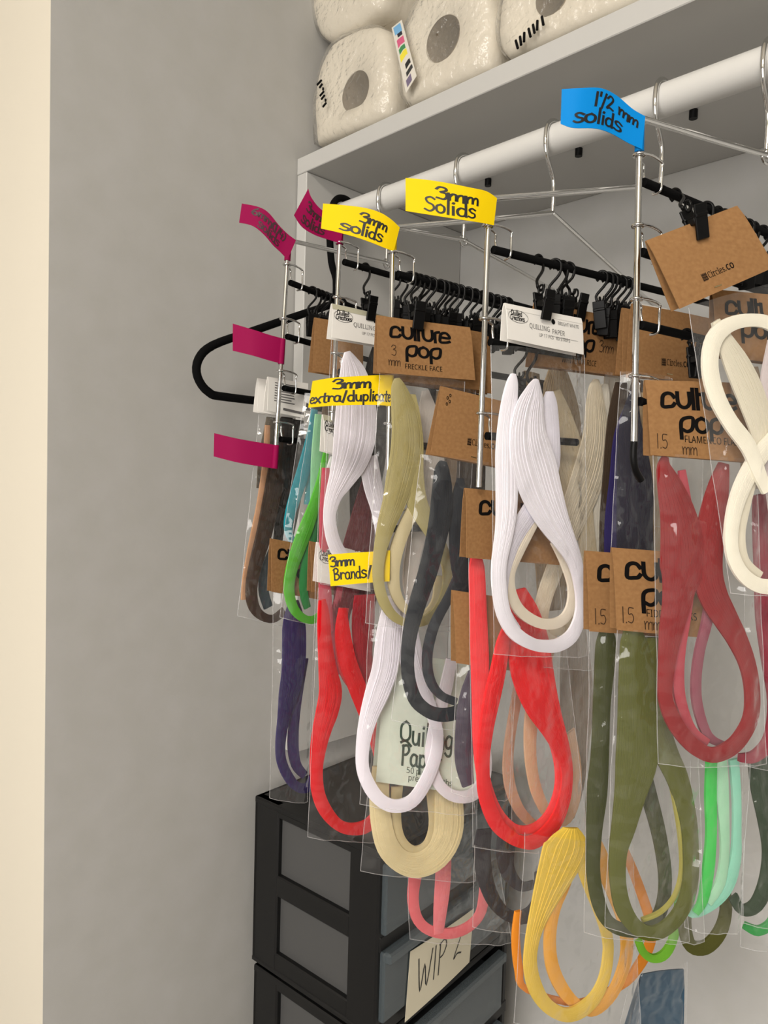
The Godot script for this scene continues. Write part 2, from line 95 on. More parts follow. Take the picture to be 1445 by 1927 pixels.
	{"id": "y3", "label": "narrow white header pack edge left of the lowest yellow flag", "at": Vector3(-0.4931, 1.2886, -0.4363), "yaw": 83.30, "card": [-27.8, 5.7, 27.8, -5.7, 29, -41.1, -28.5, -28.6], "kind": "white", "text": [["qp", 0]], "strands": [
		["b04a58", 0, [-0.8, -35.6, 7, -1.8, -76.2, 17.4, 1.7, -115.2, 17.5]]]},
	{"id": "k2", "label": "brown kraft header pack at the far end of the second hanger", "at": Vector3(-0.5413, 1.4987, -0.4668), "yaw": 83.30, "card": [-27.6, 0.3, 27.6, -0.3, 26.8, -52.1, -30.9, -50.2], "kind": "kraft", "strands": [
		["6a5a4a", 0, [-2.2, -49.6, 7.3, -3.8, -77.5, 18.3, -5.2, -113.1, 18.3]]]},
	{"id": "z", "label": "lime green strip loop pack beside the leftmost pole", "at": Vector3(-0.5321, 1.4358, -0.453), "yaw": 85.30, "bag": [-19.4, 1.7, 19.4, -1.7, -0.5, -228.2, -52.7, -212.8], "strands": [
		["58b832", 1.5, [-5.5, -61.1, 4.8, -9.7, -83.6, 7.2, -16.2, -108.4, 10.7, -24.5, -130.5, 14.7, -32.7, -149.9, 15.1, -39.7, -169.1, 12.7, -42.1, -187.5, 10.9, -37, -205, 9.2, -26.2, -215.9, 7.4, -13, -218.8, 7.5, -1, -211.8, 8.2]],
		["2f8a48", -0.8, [-4.8, -85.9, 9.7, -10, -115.9, 14.5, -17.7, -140.6, 13.2, -22.9, -165.1, 9.5, -24.6, -189.8, 8.3, -19.3, -207.6, 7]],
		["8fc79a", -2.6, [-10.2, -26.8, 12, -11.6, -61.4, 13.2, -11.8, -96, 12, -12, -130.8, 10.9, -12.1, -165.7, 10.9]]]},
	{"id": "aa", "label": "teal strip loop pack beside the leftmost pole", "at": Vector3(-0.5486, 1.4274, -0.4507), "yaw": 85.30, "bag": [-16.3, 1.5, 16.3, -1.5, 2.6, -149.3, -37.2, -138.7], "strands": [
		["1f8896", 0, [-3.9, -12.4, 6.1, -6.2, -37.6, 10.9, -12.7, -65.5, 13.1, -20.9, -90.7, 12.3, -27.5, -110.6, 10, -29.4, -125.5, 8.1, -23.8, -137.2, 6.4, -12.3, -141.6, 5.7, -1.6, -133.8, 6.9]],
		["5aa9b4", -2.2, [0.2, -27.1, 8.6, -3.5, -67.7, 8.5, -6.1, -103.2, 7.3]]]},
	{"id": "ab", "label": "brown and black strip loop pack beside the grey wall", "at": Vector3(-0.5905, 1.4072, -0.4394), "yaw": 85.30, "bag": [-26.3, 1.9, 26.3, -1.9, 5.3, -206, -44.9, -190.4], "strands": [
		["3c291b", 1.5, [1.4, -6.3, 6.1, -0.5, -27.3, 17, -4.7, -53.5, 20.5, -10.1, -82.2, 20.4, -17.1, -113.3, 17.9, -24.7, -138.9, 14.8, -29.5, -161.9, 12.4, -27.9, -180.1, 11.4, -19.4, -192.4, 8.8, -4.8, -198, 8.2, 8.6, -191.3, 9]],
		["1b1816", -0.8, [18.6, 0.2, 16.4, 17.1, -37, 23.9, 13.1, -74.2, 26.3, 7.8, -111.3, 22.5, 2.4, -142.9, 17.4, -0.6, -169.2, 12.4]],
		["b98a64", -2.6, [-14.3, -7.4, 4.8, -15.2, -43.5, 5.9, -20.7, -84.8, 5.9, -29.1, -125.8, 5.9, -34.2, -156.4, 5.8, -34.9, -176.9, 5.8]],
		["3e4a50", -4.6, [3.1, -121.8, 12.3, -9.7, -147.5, 12.2, -12.8, -168.3, 10.8, -6.3, -187.3, 9.4]]]},
	{"id": "ac", "label": "front grey white header pack with fine print on the leftmost pole", "at": Vector3(-0.5873, 1.4447, -0.443), "yaw": 85.30, "card": [-23.3, 0.9, 23.3, -0.9, 16.6, -35.8, -25.4, -31.8], "kind": "white", "text": [["fine", 0]], "strands": [
		["2a2624", 0, [0.5, -36, 12.3, -0.2, -59.4, 27, -0.4, -96, 27]]]},
	{"id": "ac2", "label": "rear grey white header pack with fine print on the leftmost pole", "at": Vector3(-0.61, 1.4451, -0.4479), "yaw": 85.30, "card": [-24, 1.2, 24, -1.2, 18.5, -36.4, -26.2, -31.8], "kind": "white", "text": [["fine", 0]], "strands": [
		["5a5040", 0, [-6.7, -35.6, 9.8, -8.4, -70.2, 18.4, -11.1, -107.6, 18.4]]]},
	{"id": "ad", "label": "purple strip loop pack above the black drawer tower", "at": Vector3(-0.5436, 1.2886, -0.4233), "yaw": 85.30, "card": [-27.9, 5.7, 27.9, -5.7, 28.7, -54.7, -27.9, -42.2], "kind": "kraft", "bag": [-22.8, -43.6, 23.2, -53.7, 20.2, -249.3, -22.1, -234.2], "text": [["cp", 0]], "strands": [
		["2c2158", 1.5, [-1.4, -53.2, 9.4, -0.2, -73.2, 22.4, 1, -98.4, 25, 0.4, -121, 24.8, -3.7, -141.9, 22, -8.4, -162.7, 14, -11.3, -185.7, 10.8, -9.7, -203.1, 9.6, -1.6, -220.2, 9.3, 8.8, -232.5, 8.5, 21, -236, 10.6, 29.4, -226.6, 11.5]],
		["382c5c", -2, [12.6, -110, 12.4, 6.7, -154.8, 11.1, 4.6, -187.5, 11.6, 8.8, -211.4, 9.6, 19.5, -225.3, 7.8]]]},
	{"id": "ae", "label": "emerald and mint strip loop pack right of the olive pack", "at": Vector3(-0.1989, 1.1544, -0.5425), "yaw": 61.30, "bag": [-25.8, 3.2, 25.8, -3.2, 25.6, -127.2, -23.7, -118.5], "strands": [
		["3fbf52", 1.5, [-7.9, 5.7, 9.1, -6.7, -23.9, 9.2, -4.2, -52.6, 7.9, -4.9, -81.1, 9.4, -7.8, -101.9, 8.6, -13.3, -110.6, 5.7]],
		["9fcfae", 0, [-0.6, 5.1, 11.8, 3.4, -17.8, 11, 7.8, -46.8, 8.3, 10.1, -70.3, 7.6, 7.6, -91.7, 8.7, -2.2, -105, 7.7]],
		["8ccdb4", -2, [14.4, 0, 7.4, 18.8, -27.8, 7, 20.9, -55.3, 7.6, 21.2, -77.1, 10.2, 15.3, -95.1, 12.7, 3.8, -105.8, 11.2, -13.2, -111.4, 7.9, -25, -101.2, 6.1]]]},
	{"id": "af", "label": "dark green strip loop pack at the right photo edge", "at": Vector3(-0.1803, 1.1476, -0.5914), "yaw": 61.30, "bag": [-25.7, 3.3, 25.7, -3.3, 33.9, -130.1, -18.4, -120.6], "strands": [
		["2e3f2a", 0, [-11.6, 6.2, 16.1, -5.7, -18.5, 19.1, 1.1, -43.5, 17.3, 6.1, -68.5, 14.9, 4.7, -92.9, 14.3, -3.5, -110.3, 12.1, -16.5, -112.7, 7.8, -24.8, -101.4, 7.7]]]},
	{"id": "ag", "label": "dark olive loop end poking out low on the right", "at": Vector3(-0.2242, 1.055, -0.5654), "yaw": 61.30, "strands": [
		["4e4e24", 0, [0, 0, 10, -2.5, -24.9, 11, -2.5, -43.8, 10.6, 4.3, -60.4, 9.9, 19.2, -63.5, 12, 31.5, -53.8, 12.2, 36.5, -36.5, 10.3, 33.2, -12.6, 10]]]},
	{"id": "ah", "label": "spring green loop end beside the dark olive one", "at": Vector3(-0.2413, 1.0456, -0.5969), "yaw": 61.30, "strands": [
		["6fae34", 0, [0, 0, 8.5, -3.5, -30.7, 8.5, -6.9, -61.5, 8, -14.3, -76.4, 8.6, -25.3, -79.2, 6.3, -34.6, -73.3, 6.1, -40.1, -61.9, 5.6]]]},
	{"id": "ai", "label": "bright green loop end at the right photo edge", "at": Vector3(-0.1869, 1.0481, -0.6266), "yaw": 61.30, "bag": [-27.3, 3.3, 27.3, -3.3, 31.3, -65.4, -26.3, -56.7], "strands": [
		["2f9a48", 0, [12.8, -23.3, 11, 6.7, -42.1, 10.9, -6.4, -48.4, 8.3, -19.5, -42.7, 5.8]]]},
	{"id": "bl", "label": "dark blue wrapped packet at the bottom beside the yellow pack", "at": Vector3(-0.2775, 0.9127, -0.6447), "yaw": 65.30, "card": [-23.6, 2.4, 23.6, -2.4, 23.5, -87.1, -45.7, -69.8], "kind": "blue", "bag": [-32.7, 12.6, 28, 4.7, 30.9, -88.9, -51.4, -68.4], "strands": [
		["20404e", -1, [-5.6, -5.3, 25.1, -10, -34, 37.8, -14.3, -62.8, 37.9]]]},
	{"id": "r1", "label": "black strip pack in the shade behind the white header of the second hanger", "at": Vector3(-0.5353, 1.4952, -0.5224), "yaw": 83.30, "strands": [
		["1e1a18", 0, [0, 0, 13.4, -2.9, -32.1, 33.5, -7, -69.5, 42.6, -12.2, -112.3, 42.4, -16.1, -154.8, 35.7, -18.6, -197.3, 26.5]]]},
	{"id": "r2", "label": "grey brown strip pack far behind the tilted kraft card", "at": Vector3(-0.426, 1.4309, -0.5313), "yaw": 70.30, "strands": [
		["4c443c", 0, [0, 0, 11.3, -1.1, -29, 26, -0.8, -67.7, 34, 0.7, -106.5, 34.1, 2.2, -145.7, 28.6, 1.3, -180.1, 22.9]]]},
	{"id": "r3", "label": "tan strip pack filling the gap behind the bright white leaves", "at": Vector3(-0.3543, 1.4519, -0.5574), "yaw": 78.30, "strands": [
		["a08a68", 0, [0, 0, 19.4, 3, -31.8, 52, 6.3, -68.5, 60.2, 5.7, -105.6, 57.6, 5.1, -142.9, 49.9, 5.7, -180.4, 39.6, 4.9, -213.3, 33.1]],
		["7a6850", -3, [-27.4, -7.4, 18.4, -29.3, -43.3, 30.7, -30, -79.2, 33.2, -31.9, -115.3, 30.7]]]},
	{"id": "r4", "label": "dark brown strip pack squeezed left of the rightmost pole", "at": Vector3(-0.2955, 1.4341, -0.5597), "yaw": 67.30, "strands": [
		["41352b", 0, [0, 0, 10.7, -0.6, -30.1, 21.3, -2, -64.7, 23.5, -2.1, -103.7, 23.6, -2.5, -138.5, 19.3]]]},
	{"id": "r6", "label": "kraft header pack half hidden by the ivory pack at the photo edge", "at": Vector3(-0.1921, 1.4867, -0.5471), "yaw": 61.30, "card": [-37.1, -0.8, 37.1, 0.8, 42.6, -48.4, -33.2, -46.3], "kind": "kraft", "text": [["cp", 0]], "strands": [
		["b7a58e", -1, [3.4, -50.3, 6.3, 6.8, -76.1, 18.2, 8.6, -105.8, 21, 8.6, -135.9, 18.3]]]},
	{"id": "r7", "label": "charcoal strip pack behind the slate navy loop", "at": Vector3(-0.3917, 1.2478, -0.5088), "yaw": 70.30, "strands": [
		["2c2a2e", 0, [0, 0, 16.4, -1.4, -32.4, 27.3, -2.1, -69.7, 29.6, -3.9, -107, 27.7, -7.9, -144, 22.3, -12.2, -171.6, 13.4]]]},
]
const HANGERS := [
	{"id": "H1", "label": "chrome tiered hanger nearest the camera with a blue tape flag", "apex": Vector3(-0.2069, 1.6023, -0.6), "corner": Vector3(-0.2321, 1.5844, -0.4488), "foot": Vector3(-0.2253, 1.3784, -0.4459), "rings": [Vector3(-0.2313, 1.5609, -0.4485), Vector3(-0.2299, 1.5161, -0.4478), Vector3(-0.2283, 1.4695, -0.4472), Vector3(-0.2267, 1.4205, -0.4465)], "bar": 0.3},
	{"id": "H2", "label": "chrome tiered hanger with one yellow tape flag reading 3mm Solids", "apex": Vector3(-0.2893, 1.6016, -0.6), "corner": Vector3(-0.3285, 1.5496, -0.4204), "foot": Vector3(-0.3241, 1.3466, -0.4142), "rings": [Vector3(-0.3281, 1.5306, -0.4198), Vector3(-0.3267, 1.4652, -0.4178), Vector3(-0.3252, 1.3986, -0.4158)], "bar": 0.34},
	{"id": "H3", "label": "chrome tiered hanger with three yellow tape flags", "apex": Vector3(-0.3934, 1.6031, -0.6), "corner": Vector3(-0.4108, 1.5442, -0.408), "foot": Vector3(-0.4028, 1.2734, -0.4028), "rings": [Vector3(-0.4103, 1.5254, -0.4077), Vector3(-0.4083, 1.4596, -0.4064), Vector3(-0.4064, 1.3935, -0.4051), Vector3(-0.4044, 1.3274, -0.4038)], "bar": 0.34},
	{"id": "H4", "label": "chrome tiered hanger with a single magenta tape flag", "apex": Vector3(-0.5004, 1.6004, -0.6), "corner": Vector3(-0.5053, 1.5808, -0.4358), "foot": Vector3(-0.502, 1.3971, -0.4291), "rings": [Vector3(-0.5049, 1.5587, -0.435), Vector3(-0.5041, 1.5103, -0.4332), Vector3(-0.5032, 1.4608, -0.4314), Vector3(-0.5022, 1.409, -0.4295)], "bar": 0.3},
	{"id": "H5", "label": "chrome tiered hanger with three magenta tape flags nearest the wall", "apex": Vector3(-0.6137, 1.5981, -0.6), "corner": Vector3(-0.5695, 1.5726, -0.4273), "foot": Vector3(-0.5683, 1.3785, -0.417), "rings": [Vector3(-0.5694, 1.5496, -0.4261), Vector3(-0.569, 1.4986, -0.4234), Vector3(-0.5687, 1.4496, -0.4208), Vector3(-0.5684, 1.4011, -0.4182)], "bar": 0.3},
]
const FLAGS := [
	{"on": "H1", "colour": "blue", "label": "bright blue tape flag lettered one and a half mm solids",
		"top": [Vector3(-0.2634, 1.597, -0.4066), Vector3(-0.2541, 1.5964, -0.4118), Vector3(-0.2454, 1.5974, -0.4222), Vector3(-0.2398, 1.5947, -0.4321), Vector3(-0.2334, 1.5877, -0.4411), Vector3(-0.2281, 1.5838, -0.4479)],
		"bottom": [Vector3(-0.2628, 1.5754, -0.4059), Vector3(-0.2556, 1.5716, -0.4087), Vector3(-0.2465, 1.5722, -0.4196), Vector3(-0.241, 1.5709, -0.4295), Vector3(-0.2347, 1.5665, -0.4385), Vector3(-0.2284, 1.5629, -0.4462)],
		"text": [["1'/2 mm", 0.36, 0.44, 0.0081, 0.9], ["solids", 0.2, 0.86, 0.0088, 0.72]]},
	{"on": "H2", "colour": "yellow", "label": "yellow tape flag lettered 3mm Solids",
		"top": [Vector3(-0.3648, 1.5593, -0.3729), Vector3(-0.3539, 1.5578, -0.3812), Vector3(-0.3429, 1.5556, -0.3909), Vector3(-0.3318, 1.5532, -0.4035), Vector3(-0.3259, 1.5522, -0.4138), Vector3(-0.3224, 1.5488, -0.4215)],
		"bottom": [Vector3(-0.3637, 1.5365, -0.3727), Vector3(-0.3527, 1.534, -0.3809), Vector3(-0.3417, 1.5318, -0.3906), Vector3(-0.3307, 1.5301, -0.4032), Vector3(-0.3261, 1.53, -0.4122), Vector3(-0.323, 1.5298, -0.4197)],
		"text": [["3mm", 0.31, 0.5, 0.0083, 0.7], ["Solids", 0.2, 0.9, 0.0096, 0.67]]},
	{"on": "H3", "colour": "yellow", "label": "upper yellow tape flag lettered 3mm solids",
		"top": [Vector3(-0.4451, 1.5593, -0.3658), Vector3(-0.4322, 1.5575, -0.3746), Vector3(-0.4201, 1.5556, -0.3854), Vector3(-0.4122, 1.5527, -0.3947), Vector3(-0.4075, 1.5484, -0.4022), Vector3(-0.4049, 1.5436, -0.409)],
		"bottom": [Vector3(-0.4452, 1.5402, -0.3645), Vector3(-0.4326, 1.5364, -0.3729), Vector3(-0.4218, 1.5325, -0.3823), Vector3(-0.4153, 1.5295, -0.3902), Vector3(-0.4104, 1.5268, -0.398), Vector3(-0.4071, 1.5251, -0.4056)],
		"text": [["3mm", 0.38, 0.48, 0.0076, 0.78], ["solids", 0.2, 0.88, 0.0085, 0.75]]},
	{"on": "H3", "colour": "yellow", "label": "middle yellow tape flag lettered 3mm extra duplicate",
		"top": [Vector3(-0.4408, 1.4232, -0.3561), Vector3(-0.4311, 1.4262, -0.3673), Vector3(-0.4198, 1.4282, -0.3815), Vector3(-0.41, 1.4299, -0.3956), Vector3(-0.4046, 1.4306, -0.4051)],
		"bottom": [Vector3(-0.442, 1.403, -0.3535), Vector3(-0.4314, 1.4048, -0.3656), Vector3(-0.4187, 1.4063, -0.3812), Vector3(-0.41, 1.407, -0.3942), Vector3(-0.4045, 1.4068, -0.4037)],
		"text": [["3mm", 0.27, 0.42, 0.0077, 0.67], ["extra/duplicate", 0.02, 0.86, 0.0079, 1.0]]},
	{"on": "H3", "colour": "yellow", "label": "lowest yellow tape flag lettered 3mm Brands",
		"top": [Vector3(-0.4304, 1.2914, -0.3668), Vector3(-0.4207, 1.293, -0.3761), Vector3(-0.4111, 1.2942, -0.3865), Vector3(-0.3996, 1.2956, -0.4032)],
		"bottom": [Vector3(-0.4278, 1.2674, -0.368), Vector3(-0.418, 1.2691, -0.3773), Vector3(-0.409, 1.2706, -0.3872), Vector3(-0.3987, 1.2719, -0.4027)],
		"text": [["3mm", 0.05, 0.4, 0.0077, 0.5], ["Brands/", 0.1, 0.82, 0.0088, 0.76]]},
	{"on": "H4", "colour": "mag", "label": "magenta tape flag curling behind a yellow one",
		"top": [Vector3(-0.5147, 1.6001, -0.4061), Vector3(-0.5123, 1.5923, -0.4079), Vector3(-0.5094, 1.5842, -0.4159), Vector3(-0.505, 1.5798, -0.4269), Vector3(-0.4999, 1.5774, -0.4361)],
		"bottom": [Vector3(-0.519, 1.5753, -0.3945), Vector3(-0.516, 1.5664, -0.4011), Vector3(-0.5118, 1.5614, -0.412), Vector3(-0.507, 1.5592, -0.4237), Vector3(-0.5015, 1.5571, -0.4332)],
		"text": [["3mm", 0.22, 0.46, 0.0073, 0.62], ["solids", 0.2, 0.88, 0.0079, 0.66]]},
	{"on": "H5", "colour": "mag", "label": "magenta tape flag lettered 6mm solids",
		"top": [Vector3(-0.5944, 1.6025, -0.3913), Vector3(-0.5813, 1.5989, -0.4001), Vector3(-0.5751, 1.5942, -0.4076), Vector3(-0.5702, 1.5837, -0.4164), Vector3(-0.5667, 1.577, -0.4238), Vector3(-0.5626, 1.572, -0.4307)],
		"bottom": [Vector3(-0.5952, 1.5847, -0.3893), Vector3(-0.5839, 1.5811, -0.3964), Vector3(-0.5772, 1.5739, -0.4043), Vector3(-0.5734, 1.5653, -0.412), Vector3(-0.5708, 1.56, -0.4187), Vector3(-0.5672, 1.5534, -0.4249)],
		"text": [["6mm(1/4)", 0.15, 0.46, 0.0076, 0.8], ["solids", 0.28, 0.88, 0.0079, 0.72]]},
	{"on": "H5", "colour": "mag", "label": "middle magenta tape flag with its blank side forward",
		"top": [Vector3(-0.5963, 1.4913, -0.3852), Vector3(-0.5811, 1.4859, -0.3967), Vector3(-0.5716, 1.4816, -0.411), Vector3(-0.5665, 1.4795, -0.4239)],
		"bottom": [Vector3(-0.5951, 1.4661, -0.3849), Vector3(-0.5799, 1.4617, -0.3965), Vector3(-0.5722, 1.4583, -0.409), Vector3(-0.5671, 1.456, -0.4218)],
		"text": []},
	{"on": "H5", "colour": "mag", "label": "lowest magenta tape flag with its blank side forward",
		"top": [Vector3(-0.6051, 1.3891, -0.3729), Vector3(-0.5881, 1.3846, -0.3862), Vector3(-0.576, 1.3815, -0.4046), Vector3(-0.5688, 1.3797, -0.4196)],
		"bottom": [Vector3(-0.6043, 1.3673, -0.3723), Vector3(-0.5869, 1.3624, -0.386), Vector3(-0.5748, 1.3591, -0.4044), Vector3(-0.5687, 1.3576, -0.4183)],
		"text": []},
]
# hook point on the bar, clamp top, yaw, roll in degrees, label
const CLIPS := [
	[Vector3(-0.3176, 1.5151, -0.4681), Vector3(-0.3041, 1.4873, -0.4526), 78.3, 0, "black spring clip gripping the bright white header card"],
	[Vector3(-0.3134, 1.5151, -0.4872), Vector3(-0.3153, 1.4989, -0.5172), 78.3, 0, "black spring clip on the kraft card behind the bright white one"],
	[Vector3(-0.4081, 1.5099, -0.4315), Vector3(-0.3936, 1.4857, -0.4168), 70.3, 0, "black spring clip on the kraft card in front of the second pole"],
	[Vector3(-0.504, 1.5432, -0.4665), Vector3(-0.4754, 1.5077, -0.4427), 83.3, 0, "black spring clip on the white card of the second hanger"],
	[Vector3(-0.2247, 1.5454, -0.4885), Vector3(-0.202, 1.5233, -0.4582), 61.3, 20, "black spring clip on the tilted kraft card"],
	[Vector3(-0.219, 1.454, -0.5028), Vector3(-0.2057, 1.4429, -0.4863), 61.3, 0, "black spring clip on the wide kraft card beside the bare pole end"],
]
const CLIP_ROWS := [
	[[Vector3(-0.4086, 1.5099, -0.4264), Vector3(-0.4077, 1.5099, -0.4366), Vector3(-0.4071, 1.5099, -0.4425), Vector3(-0.4065, 1.5099, -0.4493), Vector3(-0.4057, 1.5099, -0.4586), Vector3(-0.4052, 1.5099, -0.4637), Vector3(-0.4047, 1.5099, -0.4697), Vector3(-0.4042, 1.5099, -0.4747), Vector3(-0.4036, 1.5099, -0.4815), Vector3(-0.4027, 1.5099, -0.4909), Vector3(-0.402, 1.5099, -0.4994), Vector3(-0.4011, 1.5099, -0.5087), Vector3(-0.4003, 1.5099, -0.5172), Vector3(-0.3995, 1.5099, -0.5265), Vector3(-0.3988, 1.5099, -0.5341), Vector3(-0.3981, 1.5099, -0.5418)], 1.4804, "black clip from the front along the bar behind the second pole"],
	[[Vector3(-0.3139, 1.5151, -0.4848), Vector3(-0.3123, 1.5151, -0.4922), Vector3(-0.3108, 1.5151, -0.4989), Vector3(-0.303, 1.5151, -0.5347), Vector3(-0.3016, 1.5151, -0.5414), Vector3(-0.3005, 1.5151, -0.5464), Vector3(-0.2994, 1.5151, -0.5513), Vector3(-0.2981, 1.5151, -0.5572), Vector3(-0.2966, 1.5151, -0.5638), Vector3(-0.295, 1.5151, -0.5713)], 1.3556, "black clip from the front along the bar behind the middle pole"],
	[[Vector3(-0.2186, 1.5454, -0.5248), Vector3(-0.2162, 1.5454, -0.5389), Vector3(-0.2149, 1.5454, -0.5471), Vector3(-0.2133, 1.5454, -0.5567), Vector3(-0.2115, 1.5454, -0.5671), Vector3(-0.2097, 1.5454, -0.5782), Vector3(-0.2082, 1.5454, -0.5871), Vector3(-0.2062, 1.5454, -0.599), Vector3(-0.2043, 1.5454, -0.6101)], 1.4053, "black clip from the front along the topmost bar of the nearest hanger"],
	[[Vector3(-0.5028, 1.5432, -0.5049), Vector3(-0.5025, 1.5432, -0.5154)], 1.5410, "black clip from the front on the bar behind the single magenta flag"],
	[[Vector3(-0.5794, 1.5341, -0.4654), Vector3(-0.5817, 1.5341, -0.4742), Vector3(-0.5834, 1.5341, -0.4807), Vector3(-0.5852, 1.5341, -0.488), Vector3(-0.5871, 1.5341, -0.4953), Vector3(-0.5899, 1.5341, -0.5062), Vector3(-0.5929, 1.5341, -0.5179)], 1.8216, "black clip from the front bunched on the bar of the leftmost hanger"],
	[[Vector3(-0.3192, 1.4497, -0.452), Vector3(-0.317, 1.4497, -0.4619)], 1.3556, "black clip from the front low behind the bright white pack"],
	[[Vector3(-0.3992, 1.4441, -0.5074)], 1.4804, "black clip on the lower bar half hidden behind the middle pole"],
]
const ROLLS := [
	{"front": -0.587, "outline": [Vector2(-0.7375, 1.7623), Vector2(-0.7435, 1.8095), Vector2(-0.7327, 1.8534), Vector2(-0.7172, 1.8742), Vector2(-0.6977, 1.8804), Vector2(-0.6646, 1.8781), Vector2(-0.6293, 1.8678), Vector2(-0.6099, 1.8518), Vector2(-0.6005, 1.8251), Vector2(-0.5978, 1.7983), Vector2(-0.6006, 1.7647), Vector2(-0.6162, 1.7535), Vector2(-0.6757, 1.7558)], "core": Vector2(-0.6635, 1.8038), "core_r": 0.0228},
	{"front": -0.585, "outline": [Vector2(-0.5754, 1.7539), Vector2(-0.5882, 1.7724), Vector2(-0.5927, 1.8031), Vector2(-0.5905, 1.8290), Vector2(-0.5794, 1.8527), Vector2(-0.5590, 1.8717), Vector2(-0.5151, 1.8788), Vector2(-0.4767, 1.8559), Vector2(-0.4602, 1.8183), Vector2(-0.4556, 1.7863), Vector2(-0.4588, 1.7569), Vector2(-0.4722, 1.7511), Vector2(-0.5242, 1.7515)], "core": Vector2(-0.5273, 1.8097), "core_r": 0.0226},
	{"front": -0.584, "outline": [Vector2(-0.4429, 1.7550), Vector2(-0.4549, 1.7731), Vector2(-0.4574, 1.8017), Vector2(-0.4495, 1.8380), Vector2(-0.4264, 1.8661), Vector2(-0.3841, 1.8729), Vector2(-0.3416, 1.8508), Vector2(-0.3155, 1.8073), Vector2(-0.3091, 1.7701), Vector2(-0.3153, 1.7522), Vector2(-0.3679, 1.7508)], "core": Vector2(-0.3944, 1.7953), "core_r": 0.0172},
	{"front": -0.592, "outline": [Vector2(-0.7565, 1.9357), Vector2(-0.7470, 1.9073), Vector2(-0.7236, 1.8852), Vector2(-0.6909, 1.8798), Vector2(-0.6465, 1.8801), Vector2(-0.6214, 1.8861), Vector2(-0.6118, 1.9213), Vector2(-0.6221, 1.9665), Vector2(-0.6536, 1.9940), Vector2(-0.7202, 2.0086), Vector2(-0.7520, 1.9855)], "core": Vector2(-0.6891, 1.9567), "core_r": 0.0221},
]
const ROLL_LABEL := [Vector3(-0.5876, 1.8381, -0.5825), Vector3(-0.5725, 1.8404, -0.5825), Vector3(-0.5481, 1.7731, -0.5825), Vector3(-0.563, 1.7606, -0.5825)]

# ---------------------------------------------------------------- helpers
func numbered(called: String) -> String:
	var n: int = taken.get(called, 0)
	taken[called] = n + 1
	return called if n == 0 else "%s_%03d" % [called, n]

func tag(o: Node, label: String, category := "", group := "", kind := "") -> void:
	o.set_meta("label", label)
	if category: o.set_meta("category", category)
	if group: o.set_meta("group", group)
	if kind: o.set_meta("kind", kind)

func thing(called: String, label: String, category: String, at := Vector3.ZERO, group := "") -> Node3D:
	var o := Node3D.new()
	o.name = numbered(called)
	add_child(o)
	o.position = at
	tag(o, label, category, group)
	return o

func new_st() -> SurfaceTool:
	var st := SurfaceTool.new()
	st.begin(Mesh.PRIMITIVE_TRIANGLES)
	st.set_smooth_group(-1)
	return st

func part(called: String, st: SurfaceTool, m: Material, parent: Node) -> MeshInstance3D:
	st.generate_normals()
	st.index()
	var o := MeshInstance3D.new()
	o.mesh = st.commit()
	o.material_override = null
	o.mesh.surface_set_material(0, m)
	o.name = called if parent != self else numbered(called)
	parent.add_child(o, true)
	return o

func structure(called: String, st: SurfaceTool, m: Material, parent: Node = self) -> MeshInstance3D:
	var o := part(called, st, m, parent)
	if parent == self: o.set_meta("kind", "structure")
	return o

# a b c d run counter-clockwise as seen from outside
func quad(st: SurfaceTool, a: Vector3, b: Vector3, c: Vector3, d: Vector3) -> void:
	st.add_vertex(a); st.add_vertex(c); st.add_vertex(b)
	st.add_vertex(a); st.add_vertex(d); st.add_vertex(c)

func box(st: SurfaceTool, lo: Vector3, hi: Vector3, bevel := 0.0, xf := Transform3D()) -> void:
	var c := (lo + hi) / 2.0
	var h := (hi - lo) / 2.0
	var b: float = min(bevel, min(h.x, min(h.y, h.z)) * 0.45)
	st.set_smooth_group(-1)
	for ax in 3:
		for s in [-1.0, 1.0]:
			var u := (ax + 1) % 3
			var v := (ax + 2) % 3
			var p := []
			for k in [[-1, -1], [1, -1], [1, 1], [-1, 1]]:
				var q := Vector3()
				q[ax] = s * h[ax]
				q[u] = k[0] * (h[u] - b)
				q[v] = k[1] * (h[v] - b)
				p.append(xf * (c + q))
			if s > 0: quad(st, p[0], p[1], p[2], p[3])
			else: quad(st, p[0], p[3], p[2], p[1])
	if b <= 0.0: return
	for ax in 3:
		var u := (ax + 1) % 3
		var v := (ax + 2) % 3
		for su in [-1.0, 1.0]:
			for sv in [-1.0, 1.0]:
				var p := []
				for k in [[-1, 0], [1, 0], [1, 1], [-1, 1]]:
					var q := Vector3()
					q[ax] = k[0] * (h[ax] - b)
					q[u] = su * (h[u] if k[1] == 0 else h[u] - b)
					q[v] = sv * (h[v] - b if k[1] == 0 else h[v])
					p.append(xf * (c + q))
				if su * sv > 0: quad(st, p[3], p[2], p[1], p[0])
				else: quad(st, p[0], p[1], p[2], p[3])
	for sx in [-1.0, 1.0]:
		for sy in [-1.0, 1.0]:
			for sz in [-1.0, 1.0]:
				var sg := Vector3(sx, sy, sz)
				var t := []
				for ax in 3:
					var q := Vector3(h.x - b, h.y - b, h.z - b)
					q[ax] = h[ax]
					t.append(xf * (c + q * sg))
				if sx * sy * sz > 0:
					st.add_vertex(t[0]); st.add_vertex(t[2]); st.add_vertex(t[1])
				else:
					st.add_vertex(t[0]); st.add_vertex(t[1]); st.add_vertex(t[2])

